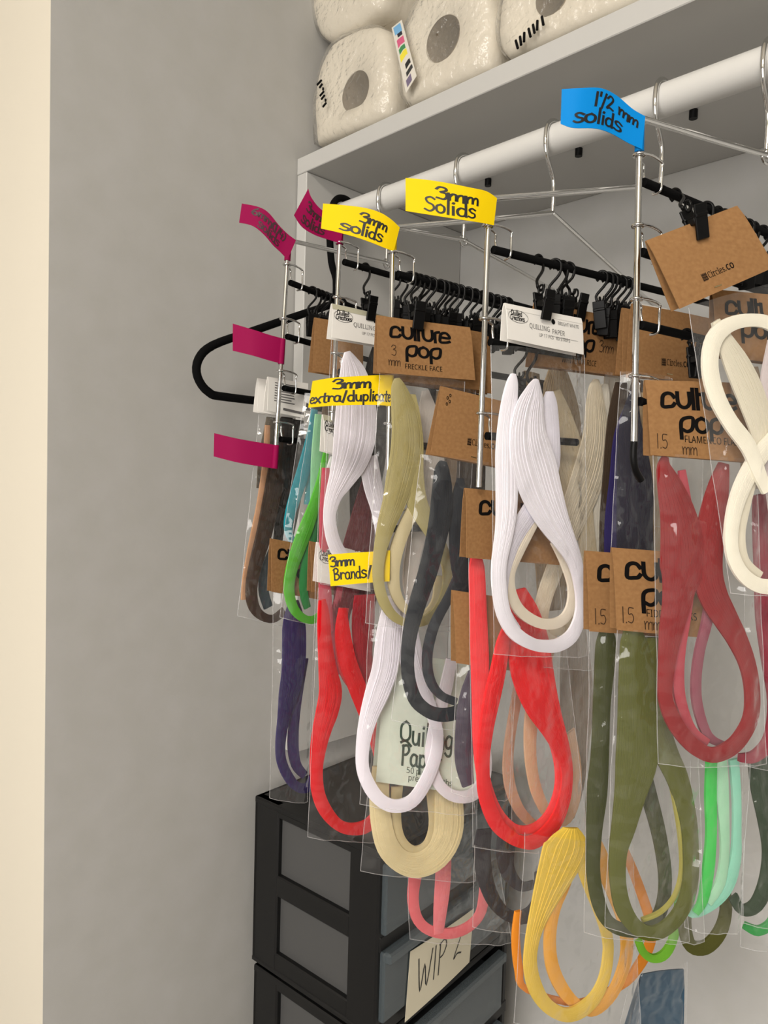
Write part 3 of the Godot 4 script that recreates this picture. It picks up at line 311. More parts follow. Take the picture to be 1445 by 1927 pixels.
func smooth_path(p: Array, steps: int) -> Array:
	var out := []
	for i in p.size() - 1:
		var a = p[max(i - 1, 0)]
		var b = p[i]
		var c = p[i + 1]
		var d = p[min(i + 2, p.size() - 1)]
		for k in steps:
			var t := float(k) / steps
			out.append(0.5 * ((2.0 * b) + (c - a) * t + (2.0 * a - 5.0 * b + 4.0 * c - d) * t * t + (3.0 * b - a - 3.0 * c + d) * t * t * t))
	out.append(p[-1])
	return out

func tube(st: SurfaceTool, pts: Array, r: float, sides := 8, flat := 1.0) -> void:
	var n := pts.size()
	var up := Vector3.UP
	var t0: Vector3 = (pts[1] - pts[0]).normalized()
	if abs(t0.dot(up)) > 0.95: up = Vector3.RIGHT
	var side := t0.cross(up).normalized()
	var rings := []
	for i in n:
		var t: Vector3 = (pts[min(i + 1, n - 1)] - pts[max(i - 1, 0)]).normalized()
		side = (side - t * side.dot(t)).normalized()
		var bin := t.cross(side)
		var ring := []
		for k in sides:
			var a := TAU * k / sides
			ring.append(pts[i] + side * (cos(a) * r) + bin * (sin(a) * r * flat))
		rings.append(ring)
	st.set_smooth_group(1)
	for i in n - 1:
		for k in sides:
			var k2 := (k + 1) % sides
			quad(st, rings[i][k], rings[i][k2], rings[i + 1][k2], rings[i + 1][k])
	st.set_smooth_group(-1)
	for k in range(1, sides - 1):
		st.add_vertex(rings[0][0]); st.add_vertex(rings[0][k]); st.add_vertex(rings[0][k + 1])
		st.add_vertex(rings[-1][0]); st.add_vertex(rings[-1][k + 1]); st.add_vertex(rings[-1][k])

# a sheet f(s, t) with thickness; s runs right, t runs down
func sheet(st: SurfaceTool, f: Callable, nx: int, ny: int, thick: float) -> void:
	var front := []
	var back := []
	for j in ny + 1:
		for i in nx + 1:
			var s := float(i) / nx
			var t := float(j) / ny
			var p: Vector3 = f.call(s, t)
			var n := sheet_normal(f, s, t)
			front.append(p + n * (thick / 2.0))
			back.append(p - n * (thick / 2.0))
	st.set_smooth_group(1)
	for j in ny:
		for i in nx:
			var a := j * (nx + 1) + i
			var b := a + nx + 1
			quad(st, front[b], front[b + 1], front[a + 1], front[a])
	if thick <= 0.0: return
	st.set_smooth_group(2)
	for j in ny:
		for i in nx:
			var a := j * (nx + 1) + i
			var b := a + nx + 1
			quad(st, back[a], back[a + 1], back[b + 1], back[b])
	st.set_smooth_group(-1)
	for i in nx:
		quad(st, front[i], front[i + 1], back[i + 1], back[i])
		var a := ny * (nx + 1) + i
		quad(st, back[a], back[a + 1], front[a + 1], front[a])
	for j in ny:
		var a := j * (nx + 1)
		var b := a + nx + 1
		quad(st, back[a], back[b], front[b], front[a])
		quad(st, front[a + nx], front[b + nx], back[b + nx], back[a + nx])

func sheet_normal(f: Callable, s: float, t: float) -> Vector3:
	var e := 0.02
	var ds: Vector3 = f.call(min(s + e, 1.0), t) - f.call(max(s - e, 0.0), t)
	var dt: Vector3 = f.call(s, min(t + e, 1.0)) - f.call(s, max(t - e, 0.0))
	return dt.cross(ds).normalized()

# ---------------------------------------------------------------- materials
func noise_tex(freq: float, a: Color, b: Color, seed_: int, size := 256, octaves := 4) -> NoiseTexture2D:
	var n := FastNoiseLite.new()
	n.seed = seed_
	n.frequency = freq
	n.fractal_octaves = octaves
	var t := NoiseTexture2D.new()
	t.width = size
	t.height = size
	t.seamless = true
	t.noise = n
	var g := Gradient.new()
	g.set_color(0, a)
	g.set_color(1, b)
	t.color_ramp = g
	return t

func mat(called: String, c: Color, rough := 0.8, metal := 0.0) -> StandardMaterial3D:
	if mats.has(called): return mats[called]
	var m := StandardMaterial3D.new()
	m.resource_name = called
	m.albedo_color = c
	m.roughness = rough
	m.metallic = metal
	if rough >= 0.6 and metal == 0.0: m.metallic_specular = 0.25
	mats[called] = m
	return m

func grain(m: StandardMaterial3D, freq: float, a: Color, b: Color, scale: float, seed_: int, bump := 0.0) -> void:
	m.albedo_texture = noise_tex(freq, a, b, seed_)
	m.uv1_triplanar = true
	m.uv1_world_triplanar = true
	m.uv1_scale = Vector3.ONE * scale
	if bump > 0.0:
		m.heightmap_enabled = true
		m.heightmap_texture = noise_tex(freq * 1.7, Color.BLACK, Color.WHITE, seed_ + 5)
		m.heightmap_scale = bump

func make_materials() -> void:
	var w := mat("wall_paint", Color(0.73, 0.725, 0.715), 0.9)
	grain(w, 0.02, Color(0.97, 0.97, 0.96), Color.WHITE, 3.0, 3, 0.02)
	mat("melamine", Color(0.74, 0.735, 0.72), 0.45)
	mat("white_paint", Color(0.88, 0.85, 0.785), 0.5)
	var fl := mat("carpet", Color(0.52, 0.50, 0.48), 0.95)
	grain(fl, 0.2, Color(0.8, 0.8, 0.8), Color.WHITE, 6.0, 9, 0.3)
	mat("rod_enamel", Color(0.82, 0.815, 0.80), 0.3)
	mat("chrome", Color(0.88, 0.88, 0.875), 0.09, 1.0)
	mat("foam", Color(0.035, 0.035, 0.037), 0.95)
	mat("black_plastic", Color(0.04, 0.04, 0.042), 0.45).metallic_specular = 0.3
	mat("black_wire", Color(0.035, 0.035, 0.035), 0.4).metallic_specular = 0.35
	mat("black_velvet", Color(0.03, 0.03, 0.032), 0.9)
	var k := mat("kraft", Color(0.63, 0.475, 0.315), 0.85)
	grain(k, 0.12, Color(0.86, 0.84, 0.82), Color.WHITE, 9.0, 21)
	mat("card_white", Color(0.93, 0.92, 0.90), 0.6)
	mat("card_green", Color(0.86, 0.89, 0.83), 0.6)
	mat("header_stripe", Color(0.74, 0.73, 0.64), 0.6)
	mat("ink", Color(0.04, 0.035, 0.035), 0.7)
	mat("grey_ink", Color(0.42, 0.41, 0.41), 0.7)
	mat("pencil", Color(0.25, 0.18, 0.13), 0.7)
	mat("marker", Color(0.03, 0.03, 0.03), 0.5)
	mat("marker_on_magenta", Color(0.20, 0.02, 0.09), 0.5)
	mat("green_ink", Color(0.20, 0.28, 0.23), 0.6)
	mat("tape_yellow", Color(0.90, 0.77, 0.02), 0.6)
	mat("tape_blue", Color(0.0, 0.50, 0.80), 0.6)
	mat("tape_mag", Color(0.55, 0.02, 0.27), 0.65)
	mat("staple", Color(0.8, 0.75, 0.6), 0.3, 1.0)
	var f := mat("film", Color(0.95, 0.95, 0.95, 0.028), 0.07)
	f.transparency = BaseMaterial3D.TRANSPARENCY_ALPHA
	f.heightmap_enabled = true
	f.heightmap_texture = noise_tex(0.010, Color.BLACK, Color.WHITE, 77, 512, 3)
	f.heightmap_scale = 0.5
	f.uv1_triplanar = true
	f.uv1_world_triplanar = true
	f.uv1_scale = Vector3.ONE * 5.0
	f.cull_mode = BaseMaterial3D.CULL_DISABLED
	var s := mat("film_seam", Color(0.97, 0.97, 0.98, 0.16), 0.2)
	s.transparency = BaseMaterial3D.TRANSPARENCY_ALPHA
	s.cull_mode = BaseMaterial3D.CULL_DISABLED
	var rw := mat("roll_paper", Color(0.84, 0.81, 0.75), 0.8)
	rw.heightmap_enabled = true
	rw.heightmap_texture = noise_tex(0.03, Color.BLACK, Color.WHITE, 31)
	rw.heightmap_scale = 0.06
	rw.uv1_triplanar = true
	rw.uv1_world_triplanar = true
	rw.uv1_scale = Vector3.ONE * 8.0
	mat("core_cardboard", Color(0.66, 0.61, 0.54), 0.85)
	var rf := mat("roll_film", Color(0.95, 0.93, 0.88, 0.10), 0.18)
	rf.transparency = BaseMaterial3D.TRANSPARENCY_ALPHA
	rf.heightmap_enabled = true
	rf.heightmap_texture = noise_tex(0.02, Color.BLACK, Color.WHITE, 55, 512, 4)
	rf.heightmap_scale = 0.35
	rf.uv1_triplanar = true
	rf.uv1_world_triplanar = true
	rf.uv1_scale = Vector3.ONE * 7.0
	mat("tower_black", Color(0.028, 0.028, 0.03), 0.5)
	mat("tower_panel", Color(0.29, 0.29, 0.29), 0.45)
	var d := mat("drawer_clear", Color(0.36, 0.40, 0.42, 0.55), 0.22)
	d.transparency = BaseMaterial3D.TRANSPARENCY_ALPHA
	mat("drawer_fill", Color(0.22, 0.23, 0.24), 0.7)
	mat("label_paper", Color(0.86, 0.83, 0.74), 0.8)
	mat("blue_wrap", Color(0.16, 0.29, 0.38), 0.4)

func paper(hex: String) -> StandardMaterial3D:
	return mat("paper_" + hex, Color.html(hex), 0.75)

# ---------------------------------------------------------------- lettering
# one-line handwriting: strokes on a grid, x-height 4, capitals 7, baseline 0
const GLYPH := {
	"3": [3.6, [[0, 5.6, 0.9, 6.8, 2.6, 6.6, 2.9, 5.2, 1.2, 4.0, 2.8, 3.6, 3.2, 1.8, 2.2, 0.2, 0.2, 0.6]]],
	"m": [4.8, [[0, 4, 0.3, 2, 0.3, 0, 0.4, 2.4, 1.4, 4, 2.2, 3.2, 2.2, 0, 2.4, 2.6, 3.5, 4, 4.2, 3, 4.2, 0]]],
	"S": [3.8, [[3.1, 6.4, 1.8, 7.2, 0.3, 6.2, 0.9, 4.4, 2.6, 3.4, 3.0, 1.6, 1.6, 0.2, 0, 0.9]]],
	"s": [3.0, [[2.4, 4.0, 1.2, 4.7, 0.2, 3.8, 0.9, 2.6, 2.2, 2.0, 2.3, 0.7, 1.1, 0, 0, 0.4]]],
	"o": [3.3, [[1.4, 4.1, 0.2, 3.2, 0.2, 1.0, 1.3, 0, 2.5, 0.9, 2.6, 3.0, 1.5, 4.1]]],
	"l": [1.4, [[0.6, 7.2, 0.5, 0]]],
	"i": [1.6, [[0.6, 4, 0.6, 0], [0.6, 5.6, 0.7, 5.9]]],
	"d": [3.6, [[2.5, 3.4, 1.2, 4, 0.2, 2.6, 0.4, 0.6, 1.4, 0, 2.5, 1.2, 2.6, 7], [2.6, 2, 2.7, 0]]],
	"e": [3.3, [[0.2, 2.2, 2.5, 2.6, 2.2, 3.8, 1.1, 4.2, 0.2, 2.8, 0.3, 0.9, 1.5, 0, 2.7, 0.6]]],
	"x": [3.2, [[0, 4, 2.5, 0], [2.4, 4, 0, 0]]],
	"t": [2.8, [[1.2, 6.2, 1.2, 0.6, 2.0, 0], [0, 4.2, 2.4, 4.3]]],
	"r": [2.8, [[0.3, 4, 0.4, 0, 0.5, 2.6, 1.4, 4, 2.3, 3.6]]],
	"a": [3.6, [[2.5, 3.6, 1.2, 4.1, 0.2, 2.8, 0.3, 0.8, 1.3, 0, 2.4, 1.0, 2.5, 3.8, 2.6, 0.5, 3.2, 0]]],
	"/": [2.2, [[1.6, 7, 0.2, -0.6]]],
	"u": [3.5, [[0.2, 4, 0.3, 1, 1.2, 0, 2.3, 0.9, 2.5, 4, 2.6, 0]]],
	"p": [3.5, [[0.3, 4, 0.3, -2.4], [0.3, 3, 1.4, 4.1, 2.6, 3, 2.4, 0.8, 1.3, 0, 0.3, 0.9]]],
	"c": [3.0, [[2.4, 3.4, 1.3, 4.1, 0.2, 3, 0.3, 0.8, 1.4, 0, 2.6, 0.6]]],
	"B": [3.8, [[0.4, 6.4, 0.5, 0], [0, 6, 1.6, 7, 2.8, 5.8, 2.2, 4.2, 0.8, 3.6, 2.6, 3.2, 3.2, 1.4, 1.8, 0, 0.4, 0.3]]],
	"n": [3.3, [[0.3, 4, 0.3, 0, 0.5, 2.6, 1.5, 4.1, 2.4, 3.2, 2.5, 0]]],
	"1": [1.6, [[0.6, 7, 0.5, 0]]],
	"2": [3.6, [[0.3, 5.4, 1.4, 7, 2.8, 6, 2.4, 4, 0.6, 1, 0.4, 0.2, 1.6, 0.8, 3.2, 0.2]]],
	"'": [1.2, [[0.5, 7.2, 0.4, 5.4]]],
	"6": [3.4, [[2.4, 6.6, 0.9, 4.6, 0.2, 2, 1.2, 0.1, 2.5, 1.0, 2.3, 2.9, 1.1, 3.2, 0.3, 2]]],
	"4": [3.4, [[0.6, 6.8, 0.2, 3.2, 2.8, 3.4], [2.2, 5, 2.0, 0]]],
	"(": [1.8, [[1.4, 7, 0.4, 5, 0.4, 2, 1.3, 0]]],
	")": [1.8, [[0.2, 7, 1.2, 5, 1.2, 2, 0.2, 0]]],
	"5": [3.4, [[2.8, 6.8, 0.6, 6.8, 0.4, 4, 2, 4.2, 2.8, 2.2, 1.8, 0.2, 0.2, 0.6]]],
	".": [1.4, [[0.5, 0, 0.6, 0.3]]],
	"W": [5.4, [[0, 7, 1.2, 0, 2.3, 5, 3.4, 0, 4.8, 7]]],
	"I": [1.9, [[0.6, 7, 0.6, 0]]],
	"P": [3.6, [[0.4, 6.8, 0.4, 0], [0.2, 6.6, 2, 7, 2.8, 5.4, 1.8, 3.8, 0.4, 3.6]]],
	"Q": [4.6, [[2, 7, 0.4, 5.6, 0.4, 2, 2, 0.8, 3.6, 2.2, 3.4, 5.8, 2, 7], [0.6, 0.2, 2.2, 0.9, 4.2, -0.6]]],
	"C": [3.8, [[3.2, 5.8, 1.8, 7, 0.4, 5, 0.4, 1.8, 1.8, 0, 3.3, 1]]],
	"g": [3.4, [[2.5, 3.6, 1.2, 4.1, 0.2, 2.6, 0.5, 0.6, 1.5, 0.2, 2.4, 1.4, 2.5, 4, 2.4, -1.4, 1.2, -2.4, 0.2, -1.6]]],
	" ": [2.4, []],
}
# the round display face of the kraft cards: squared corners on c, e and p
const ROUND := {
	"c": [5.0, [[4.0, 4.2, 3.2, 5.3, 2.0, 5.6, 0.9, 5.1, 0.3, 4.2, 0.1, 3.0, 0.1, 0.35, 2.2, 0.35, 3.3, 0.6, 4.0, 1.5]]],
	"u": [5.0, [[0.2, 5.8, 0.2, 2.4, 0.9, 0.8, 2.2, 0.2, 3.5, 0.8, 4.2, 2.4, 4.2, 5.8]]],
	"l": [1.5, [[0.5, 7.4, 0.5, 0]]],
	"t": [2.4, [[0.5, 7.4, 0.5, 0], [0.5, 5.5, 1.9, 5.5]]],
	"r": [2.6, [[0.4, 0, 0.4, 4, 0.9, 5.2, 2.2, 5.6]]],
	"e": [5.0, [[0.9, 2.9, 4.1, 2.9, 3.9, 4.4, 2.9, 5.5, 1.6, 5.5, 0.5, 4.6, 0.1, 3.2, 0.1, 0.35, 2.6, 0.35, 4.0, 0.9]]],
	"p": [5.2, [[0.2, -2.4, 0.2, 2.9, 0.8, 4.7, 2.2, 5.5, 4.3, 5.5, 4.3, 2.9, 3.7, 1.0, 2.2, 0.2, 0.9, 0.8]]],
	"o": [5.2, [[2.2, 5.5, 0.7, 4.7, 0.2, 2.9, 0.7, 1.0, 2.2, 0.2, 3.7, 1.0, 4.3, 2.9, 3.7, 4.7, 2.2, 5.5]]],
}

func write_strokes(st: SurfaceTool, text: String, x: float, y: float, height: float, pen: float, place: Callable, font: Dictionary, rise := 0.0) -> float:
	var k := height / 7.0
	for ch in text:
		if not font.has(ch): continue
		for line in font[ch][1]:
			var p := []
			for i in range(0, line.size(), 2):
				p.append(Vector2(x + line[i] * k, y + line[i + 1] * k + (line[i] * k) * rise))
			var q := smooth_path(p, 4) if p.size() > 2 else p
			ribbon(st, q, pen, place)
		x += font[ch][0] * k
		y += font[ch][0] * k * rise
	return x

func ribbon(st: SurfaceTool, q: Array, pen: float, place: Callable) -> void:
	var n := q.size()
	var l := []
	var r := []
	for i in n:
		var t: Vector2 = (q[min(i + 1, n - 1)] - q[max(i - 1, 0)]).normalized()
		var e := t * (pen / 2.0 if i == n - 1 else (-pen / 2.0 if i == 0 else 0.0))
		var s := Vector2(-t.y, t.x) * (pen / 2.0)
		l.append(place.call(q[i] + e + s))
		r.append(place.call(q[i] + e - s))
	for i in n - 1:
		quad(st, r[i], r[i + 1], l[i + 1], l[i])

func write_print(st: SurfaceTool, text: String, x: float, y: float, height: float, place: Callable, bold := false, serif := false, squeeze := 1.0) -> float:
	var tm := TextMesh.new()
	var f := SystemFont.new()
	f.font_names = PackedStringArray(["Droid Serif" if serif else "Droid Sans"])
	f.font_weight = 700 if bold else 400
	tm.font = f
	tm.text = text
	tm.font_size = 32
	tm.pixel_size = height / 23.0
	tm.depth = 0.0
	tm.curve_step = 3.0
	tm.horizontal_alignment = HORIZONTAL_ALIGNMENT_LEFT
	tm.vertical_alignment = VERTICAL_ALIGNMENT_BOTTOM
	var a := tm.surface_get_arrays(0)
	var vs: PackedVector3Array = a[Mesh.ARRAY_VERTEX]
	var ix = a[Mesh.ARRAY_INDEX]
	var most := 0.0
	var low := 1e9
	for v in vs: low = min(low, v.y)
	var count: int = ix.size() if ix != null else vs.size()
	for i in count:
		var v: Vector3 = vs[ix[i]] if ix != null else vs[i]
		most = max(most, v.x)
		st.add_vertex(place.call(Vector2(x + v.x * squeeze, y + v.y - low)))
	return x + most * squeeze

# ---------------------------------------------------------------- packs
func corner(a: Array, s: float, t: float) -> Vector2:
	var tl := Vector2(a[0], a[1]) * 0.001
	var tr := Vector2(a[2], a[3]) * 0.001
	var br := Vector2(a[4], a[5]) * 0.001
	var bl := Vector2(a[6], a[7]) * 0.001
	return tl.lerp(tr, s).lerp(bl.lerp(br, s), t)

func strand(st: SurfaceTool, path: Array, z: float, thick: float, seed_: int) -> void:
	var strips := 8
	var p := []
	for i in range(0, path.size(), 3):
		p.append(Vector3(path[i], path[i + 1], path[i + 2]) * 0.001)
	var widest := 0.0
	for c in p: widest = max(widest, c.z)
	strips = clampi(int(widest * 900.0) + 5, 8, 28)
	var q := smooth_path(p, 4)
	var rng := RandomNumberGenerator.new()
	rng.seed = seed_
	var jit := []
	for k in strips: jit.append(rng.randf_range(0.0, 1.0))
	var rows := []
	var n := q.size()
	var typical := 0.0
	for c in q: typical += c.z
	typical /= n
	for i in n:
		var d: Vector3 = q[min(i + 1, n - 1)] - q[max(i - 1, 0)]
		var t := Vector2(d.x, d.y).normalized()
		var s := Vector2(-t.y, t.x)
		var w: float = max(q[i].z, 0.0006)
		var gap: float = clamp((w / 0.011 - 0.85), 0.10, 1.3) * 0.0009
		var row := []
		var f := float(i) / (n - 1)
		var zc := z + lerpf(0.0013, -0.0013, f)
		var lean := 0.16 * sin(seed_ * 1.7 + f * 7.0)
		var dome: float = clamp(w * 0.06, 0.0, 0.0010)
		var back := Vector3(q[i].x, q[i].y, zc - thick / 2.0)
		row.append(back + Vector3(s.x, s.y, lean * 0.5) * (w / 2.0))
		for k in strips:
			for e in 3:
				if e == 2 and k == strips - 1: continue
				var o: float = 0.5 - (k + [0.0, 0.84, 0.92][e]) / (strips - 0.16)
				var drop: float = gap * (1.0 if e == 2 else 0.45 * jit[k])
				row.append(Vector3(q[i].x + s.x * w * o, q[i].y + s.y * w * o, zc + thick / 2.0 + lean * w * o * 0.5 - dome * 4.0 * o * o - drop))
		row.append(back - Vector3(s.x, s.y, lean * 0.5) * (w / 2.0))
		rows.append(row)
	var m: int = rows[0].size()
	for k in m:
		var k2 := (k + 1) % m
		st.set_smooth_group(k + 1)
		for i in n - 1:
			quad(st, rows[i][k], rows[i][k2], rows[i + 1][k2], rows[i + 1][k])
	st.set_smooth_group(-1)
	for k in range(1, m - 1):
		st.add_vertex(rows[0][0]); st.add_vertex(rows[0][k]); st.add_vertex(rows[0][k + 1])
		st.add_vertex(rows[-1][0]); st.add_vertex(rows[-1][k + 1]); st.add_vertex(rows[-1][k])

func make_pack(d: Dictionary, no: int) -> void:
	var t := thing("quilling_paper_pack", d.label, "paper pack", d.at, "quilling paper packs on the hangers")
	t.rotation.y = deg_to_rad(d.yaw)
	var lay := 0
	for s in d.strands:
		var st := new_st()
		strand(st, s[2], (float(s[1]) - 1.2) * 0.001, 0.0026, no * 17 + lay)
		part("paper_strips", st, paper(s[0]), t)
		lay += 1
	if d.has("bag"):
		var st := new_st()
		var bag: Array = d.bag
		var lumps := func(s: float, u: float) -> Vector3:
			var c := corner(bag, s, u)
			var edge: float = min(min(s, 1.0 - s) * 6.0, 1.0)
			var z := 0.0012 + 0.0040 * edge + (rough_noise.get_noise_3d(c.x * 1100.0, c.y * 650.0, no * 40.0) + 0.4) * 0.0026 * edge + crease.get_noise_3d(c.x * 2600.0 + c.y * 900.0, c.y * 1500.0 - c.x * 700.0, no * 23.0) * 0.0013 * edge
			return Vector3(c.x + rough_noise.get_noise_2d(c.y * 600.0, no * 31.0 + s) * 0.0012, c.y + rough_noise.get_noise_2d(c.x * 600.0, no * 13.0) * 0.0008, z)
		sheet(st, lumps, 34, 90, 0.0)
		var b := part("bag", st, mats.film, t)
		var ss := new_st()
		for e in 3:
			var edge_path := []
			for k in 25:
				var f := k / 24.0
				edge_path.append(lumps.call(0.0 if e == 0 else (1.0 if e == 1 else f), 1.0 if e == 2 else f))
			tube(ss, edge_path, 0.0003, 5)
		part("seam", ss, mats.film_seam, b)
	if d.has("card"): make_card(t, d, no)

func make_card(t: Node3D, d: Dictionary, no: int) -> void:
	var a: Array = d.card
	var w := (corner(a, 1, 0) - corner(a, 0, 0)).length()
	var h := (corner(a, 0, 1) - corner(a, 0, 0)).length()
	var bow := 0.0015 * sin(no * 2.3)
	var front := func(s: float, u: float) -> Vector3:
		var c := corner(a, s, u)
		return Vector3(c.x, c.y, 0.0016 + 0.0040 * sqrt(u) + bow * sin(PI * s))
	var back := func(s: float, u: float) -> Vector3:
		var c := corner(a, s, u)
		return Vector3(c.x, c.y, 0.0008 - 0.0028 * sqrt(u) + bow * sin(PI * s))
	var st := new_st()
	sheet(st, front, 8, 6, 0.0005)
	sheet(st, back, 8, 6, 0.0005)
	var m: Material = mats.kraft if d.kind == "kraft" else (mats.card_green if d.kind == "green" else (mats.blue_wrap if d.kind == "blue" else mats.card_white))
	var card := part("header_card", st, m, t)
	card.set_meta("label", {"kraft": "brown kraft header card", "white": "white header card", "green": "pale green printed card", "blue": "dark blue printed card"}[d.kind])
	var place := func(p: Vector2) -> Vector3:
		return front.call(p.x / w, 1.0 - p.y / h) + Vector3(0, 0, 0.0005)
	if not d.has("text"): return
	for x in d.text:
		var ink := new_st()
		match x[0]:
			"cp":
				var wide := func(p: Vector2) -> Vector3: return place.call(Vector2(p.x * 1.36, p.y))
				write_strokes(ink, "culture", w * 0.10, h * 0.645, h * 0.235, h * 0.046, wide, ROUND)
				write_strokes(ink, "pop", w * 0.215, h * 0.335, h * 0.235, h * 0.045, wide, ROUND)
				part("lettering", ink, mats.ink, card)
			"name":
				write_print(ink, x[1], w * (0.27 if d.id == "o" or d.id == "h" else 0.32), h * (0.11 if d.id == "o" or d.id == "h" else 0.20), h * 0.085, place)
				part("lettering", ink, mats.ink, card)
			"hand":
				write_strokes(ink, x[1], w * (0.14 if x[1] == "3" else 0.06), h * (0.32 if x[1] == "3" else 0.10), h * 0.19, h * 0.012, place, GLYPH)
				write_strokes(ink, x[2], w * (0.11 if x[1] == "3" else 0.30), h * (0.14 if x[1] == "3" else 0.04), h * 0.17, h * 0.012, place, GLYPH)
				part("lettering", ink, mats.pencil, card)
			"hand3":
				write_strokes(ink, x[1], w * 0.66, h * 0.36, h * 0.2, h * 0.014, place, GLYPH)
				part("lettering", ink, mats.pencil, card)
			"little":
				var px: float = w * (float(x[1]) - 0.16)
				var py: float = h * float(x[2])
				for k in 5:
					ribbon(ink, [Vector2(px + k * w * 0.011, py - h * 0.01), Vector2(px + k * w * 0.011, py + h * 0.09)], w * 0.006, place)
				for k in 3:
					ribbon(ink, [Vector2(px, py + k * h * 0.035), Vector2(px + w * 0.045, py + k * h * 0.035)], h * 0.008, place)
				var e := write_print(ink, "Circles.", px + w * 0.055, py, h * 0.085, place, false, true, 0.72)
				write_print(ink, "CO", e + w * 0.005, py, h * 0.085, place, true, false, 0.8)
				part("lettering", ink, mats.ink, card)
				var sp := new_st()
				tube(sp, [place.call(Vector2(px + w * 0.06, h * 0.08)), place.call(Vector2(px + w * 0.13, h * 0.075))], 0.0004, 6)
				part("staple", sp, mats.staple, card)
			"back":
				for k in 4:
					write_strokes(ink, "o", w * (0.10 + 0.035 * (k % 2)), h * (0.74 + 0.045 * k), h * 0.07, h * 0.009, place, GLYPH)
				part("lettering", ink, mats.ink, card)
			"qp":
				var e := write_print(ink, "QUILLING", w * 0.28, h * 0.40, h * 0.13, place)
				write_print(ink, "PAPER", e + w * 0.03, h * 0.40, h * 0.13, place)
				ribbon(ink, [Vector2(w * 0.55, h * 0.33), Vector2(w * 0.92, h * 0.33)], h * 0.008, place)
				write_print(ink, "UP 17 PCS   80 STRIPS", w * 0.40, h * 0.25, h * 0.05, place)
				part("lettering", ink, mats.grey_ink, card)
				var ov := new_st()
				var ring := []
				for k in 25:
					ring.append(Vector2(w * (0.145 + 0.125 * cos(TAU * k / 24.0)), h * (0.68 + 0.17 * sin(TAU * k / 24.0))))
				ribbon(ov, ring, h * 0.010, place)
				write_strokes(ov, "Quilled", w * 0.06, h * 0.70, h * 0.15, h * 0.020, place, GLYPH)
				write_strokes(ov, "Creations", w * 0.045, h * 0.57, h * 0.14, h * 0.020, place, GLYPH)
				part("emblem", ov, mats.ink, card)
				var stripe := new_st()
				sheet(stripe, func(s: float, u: float) -> Vector3: return front.call(s, u * 0.16) + Vector3(0, 0, 0.0005), 8, 1, 0.0)
				part("top_band", stripe, mats.header_stripe if d.id == "v" or d.id == "w" else mats.card_white, card)
				var hole := new_st()
				for k in 16:
					var c := Vector2(w * 0.60, h * 0.74)
					var r := h * 0.075
					hole.add_vertex(place.call(c)); hole.add_vertex(place.call(c + Vector2(cos(TAU * (k + 1) / 16), sin(TAU * (k + 1) / 16)) * r)); hole.add_vertex(place.call(c + Vector2(cos(TAU * k / 16), sin(TAU * k / 16)) * r))
				part("hang_hole", hole, mats.ink, card)
			"bright":
				write_print(ink, "BRIGHT WHITE", w * 0.66, h * 0.68, h * 0.075, place)
				part("lettering", ink, mats.grey_ink, card)
			"fine":
				for k in 8:
					var y: float = h * (0.86 - 0.075 * k)
					var px := w * 0.18
					while px < w * 0.62:
						var l := w * (0.03 + 0.05 * absf(sin(px * 9000.0 + k)))
						ribbon(ink, [Vector2(px, y), Vector2(px + l, y)], h * 0.03, place)
						px += l + w * 0.016
				ribbon(ink, [Vector2(w * 0.45, h * 0.14), Vector2(w * 0.95, h * 0.12)], h * 0.07, place)
				part("fine_print", ink, mats.grey_ink, card)
			"green":
				var g := new_st()
				write_strokes(g, "Quilling", w * 0.19, h * 0.325, h * 0.165, h * 0.020, place, GLYPH)
				write_strokes(g, "Paper", w * 0.22, h * 0.16, h * 0.15, h * 0.020, place, GLYPH)
				write_print(g, "50 pieces", w * 0.27, h * 0.085, h * 0.045, place)
				write_print(g, "precut lengths", w * 0.29, h * 0.03, h * 0.045, place)
				part("lettering", g, mats.green_ink, card)

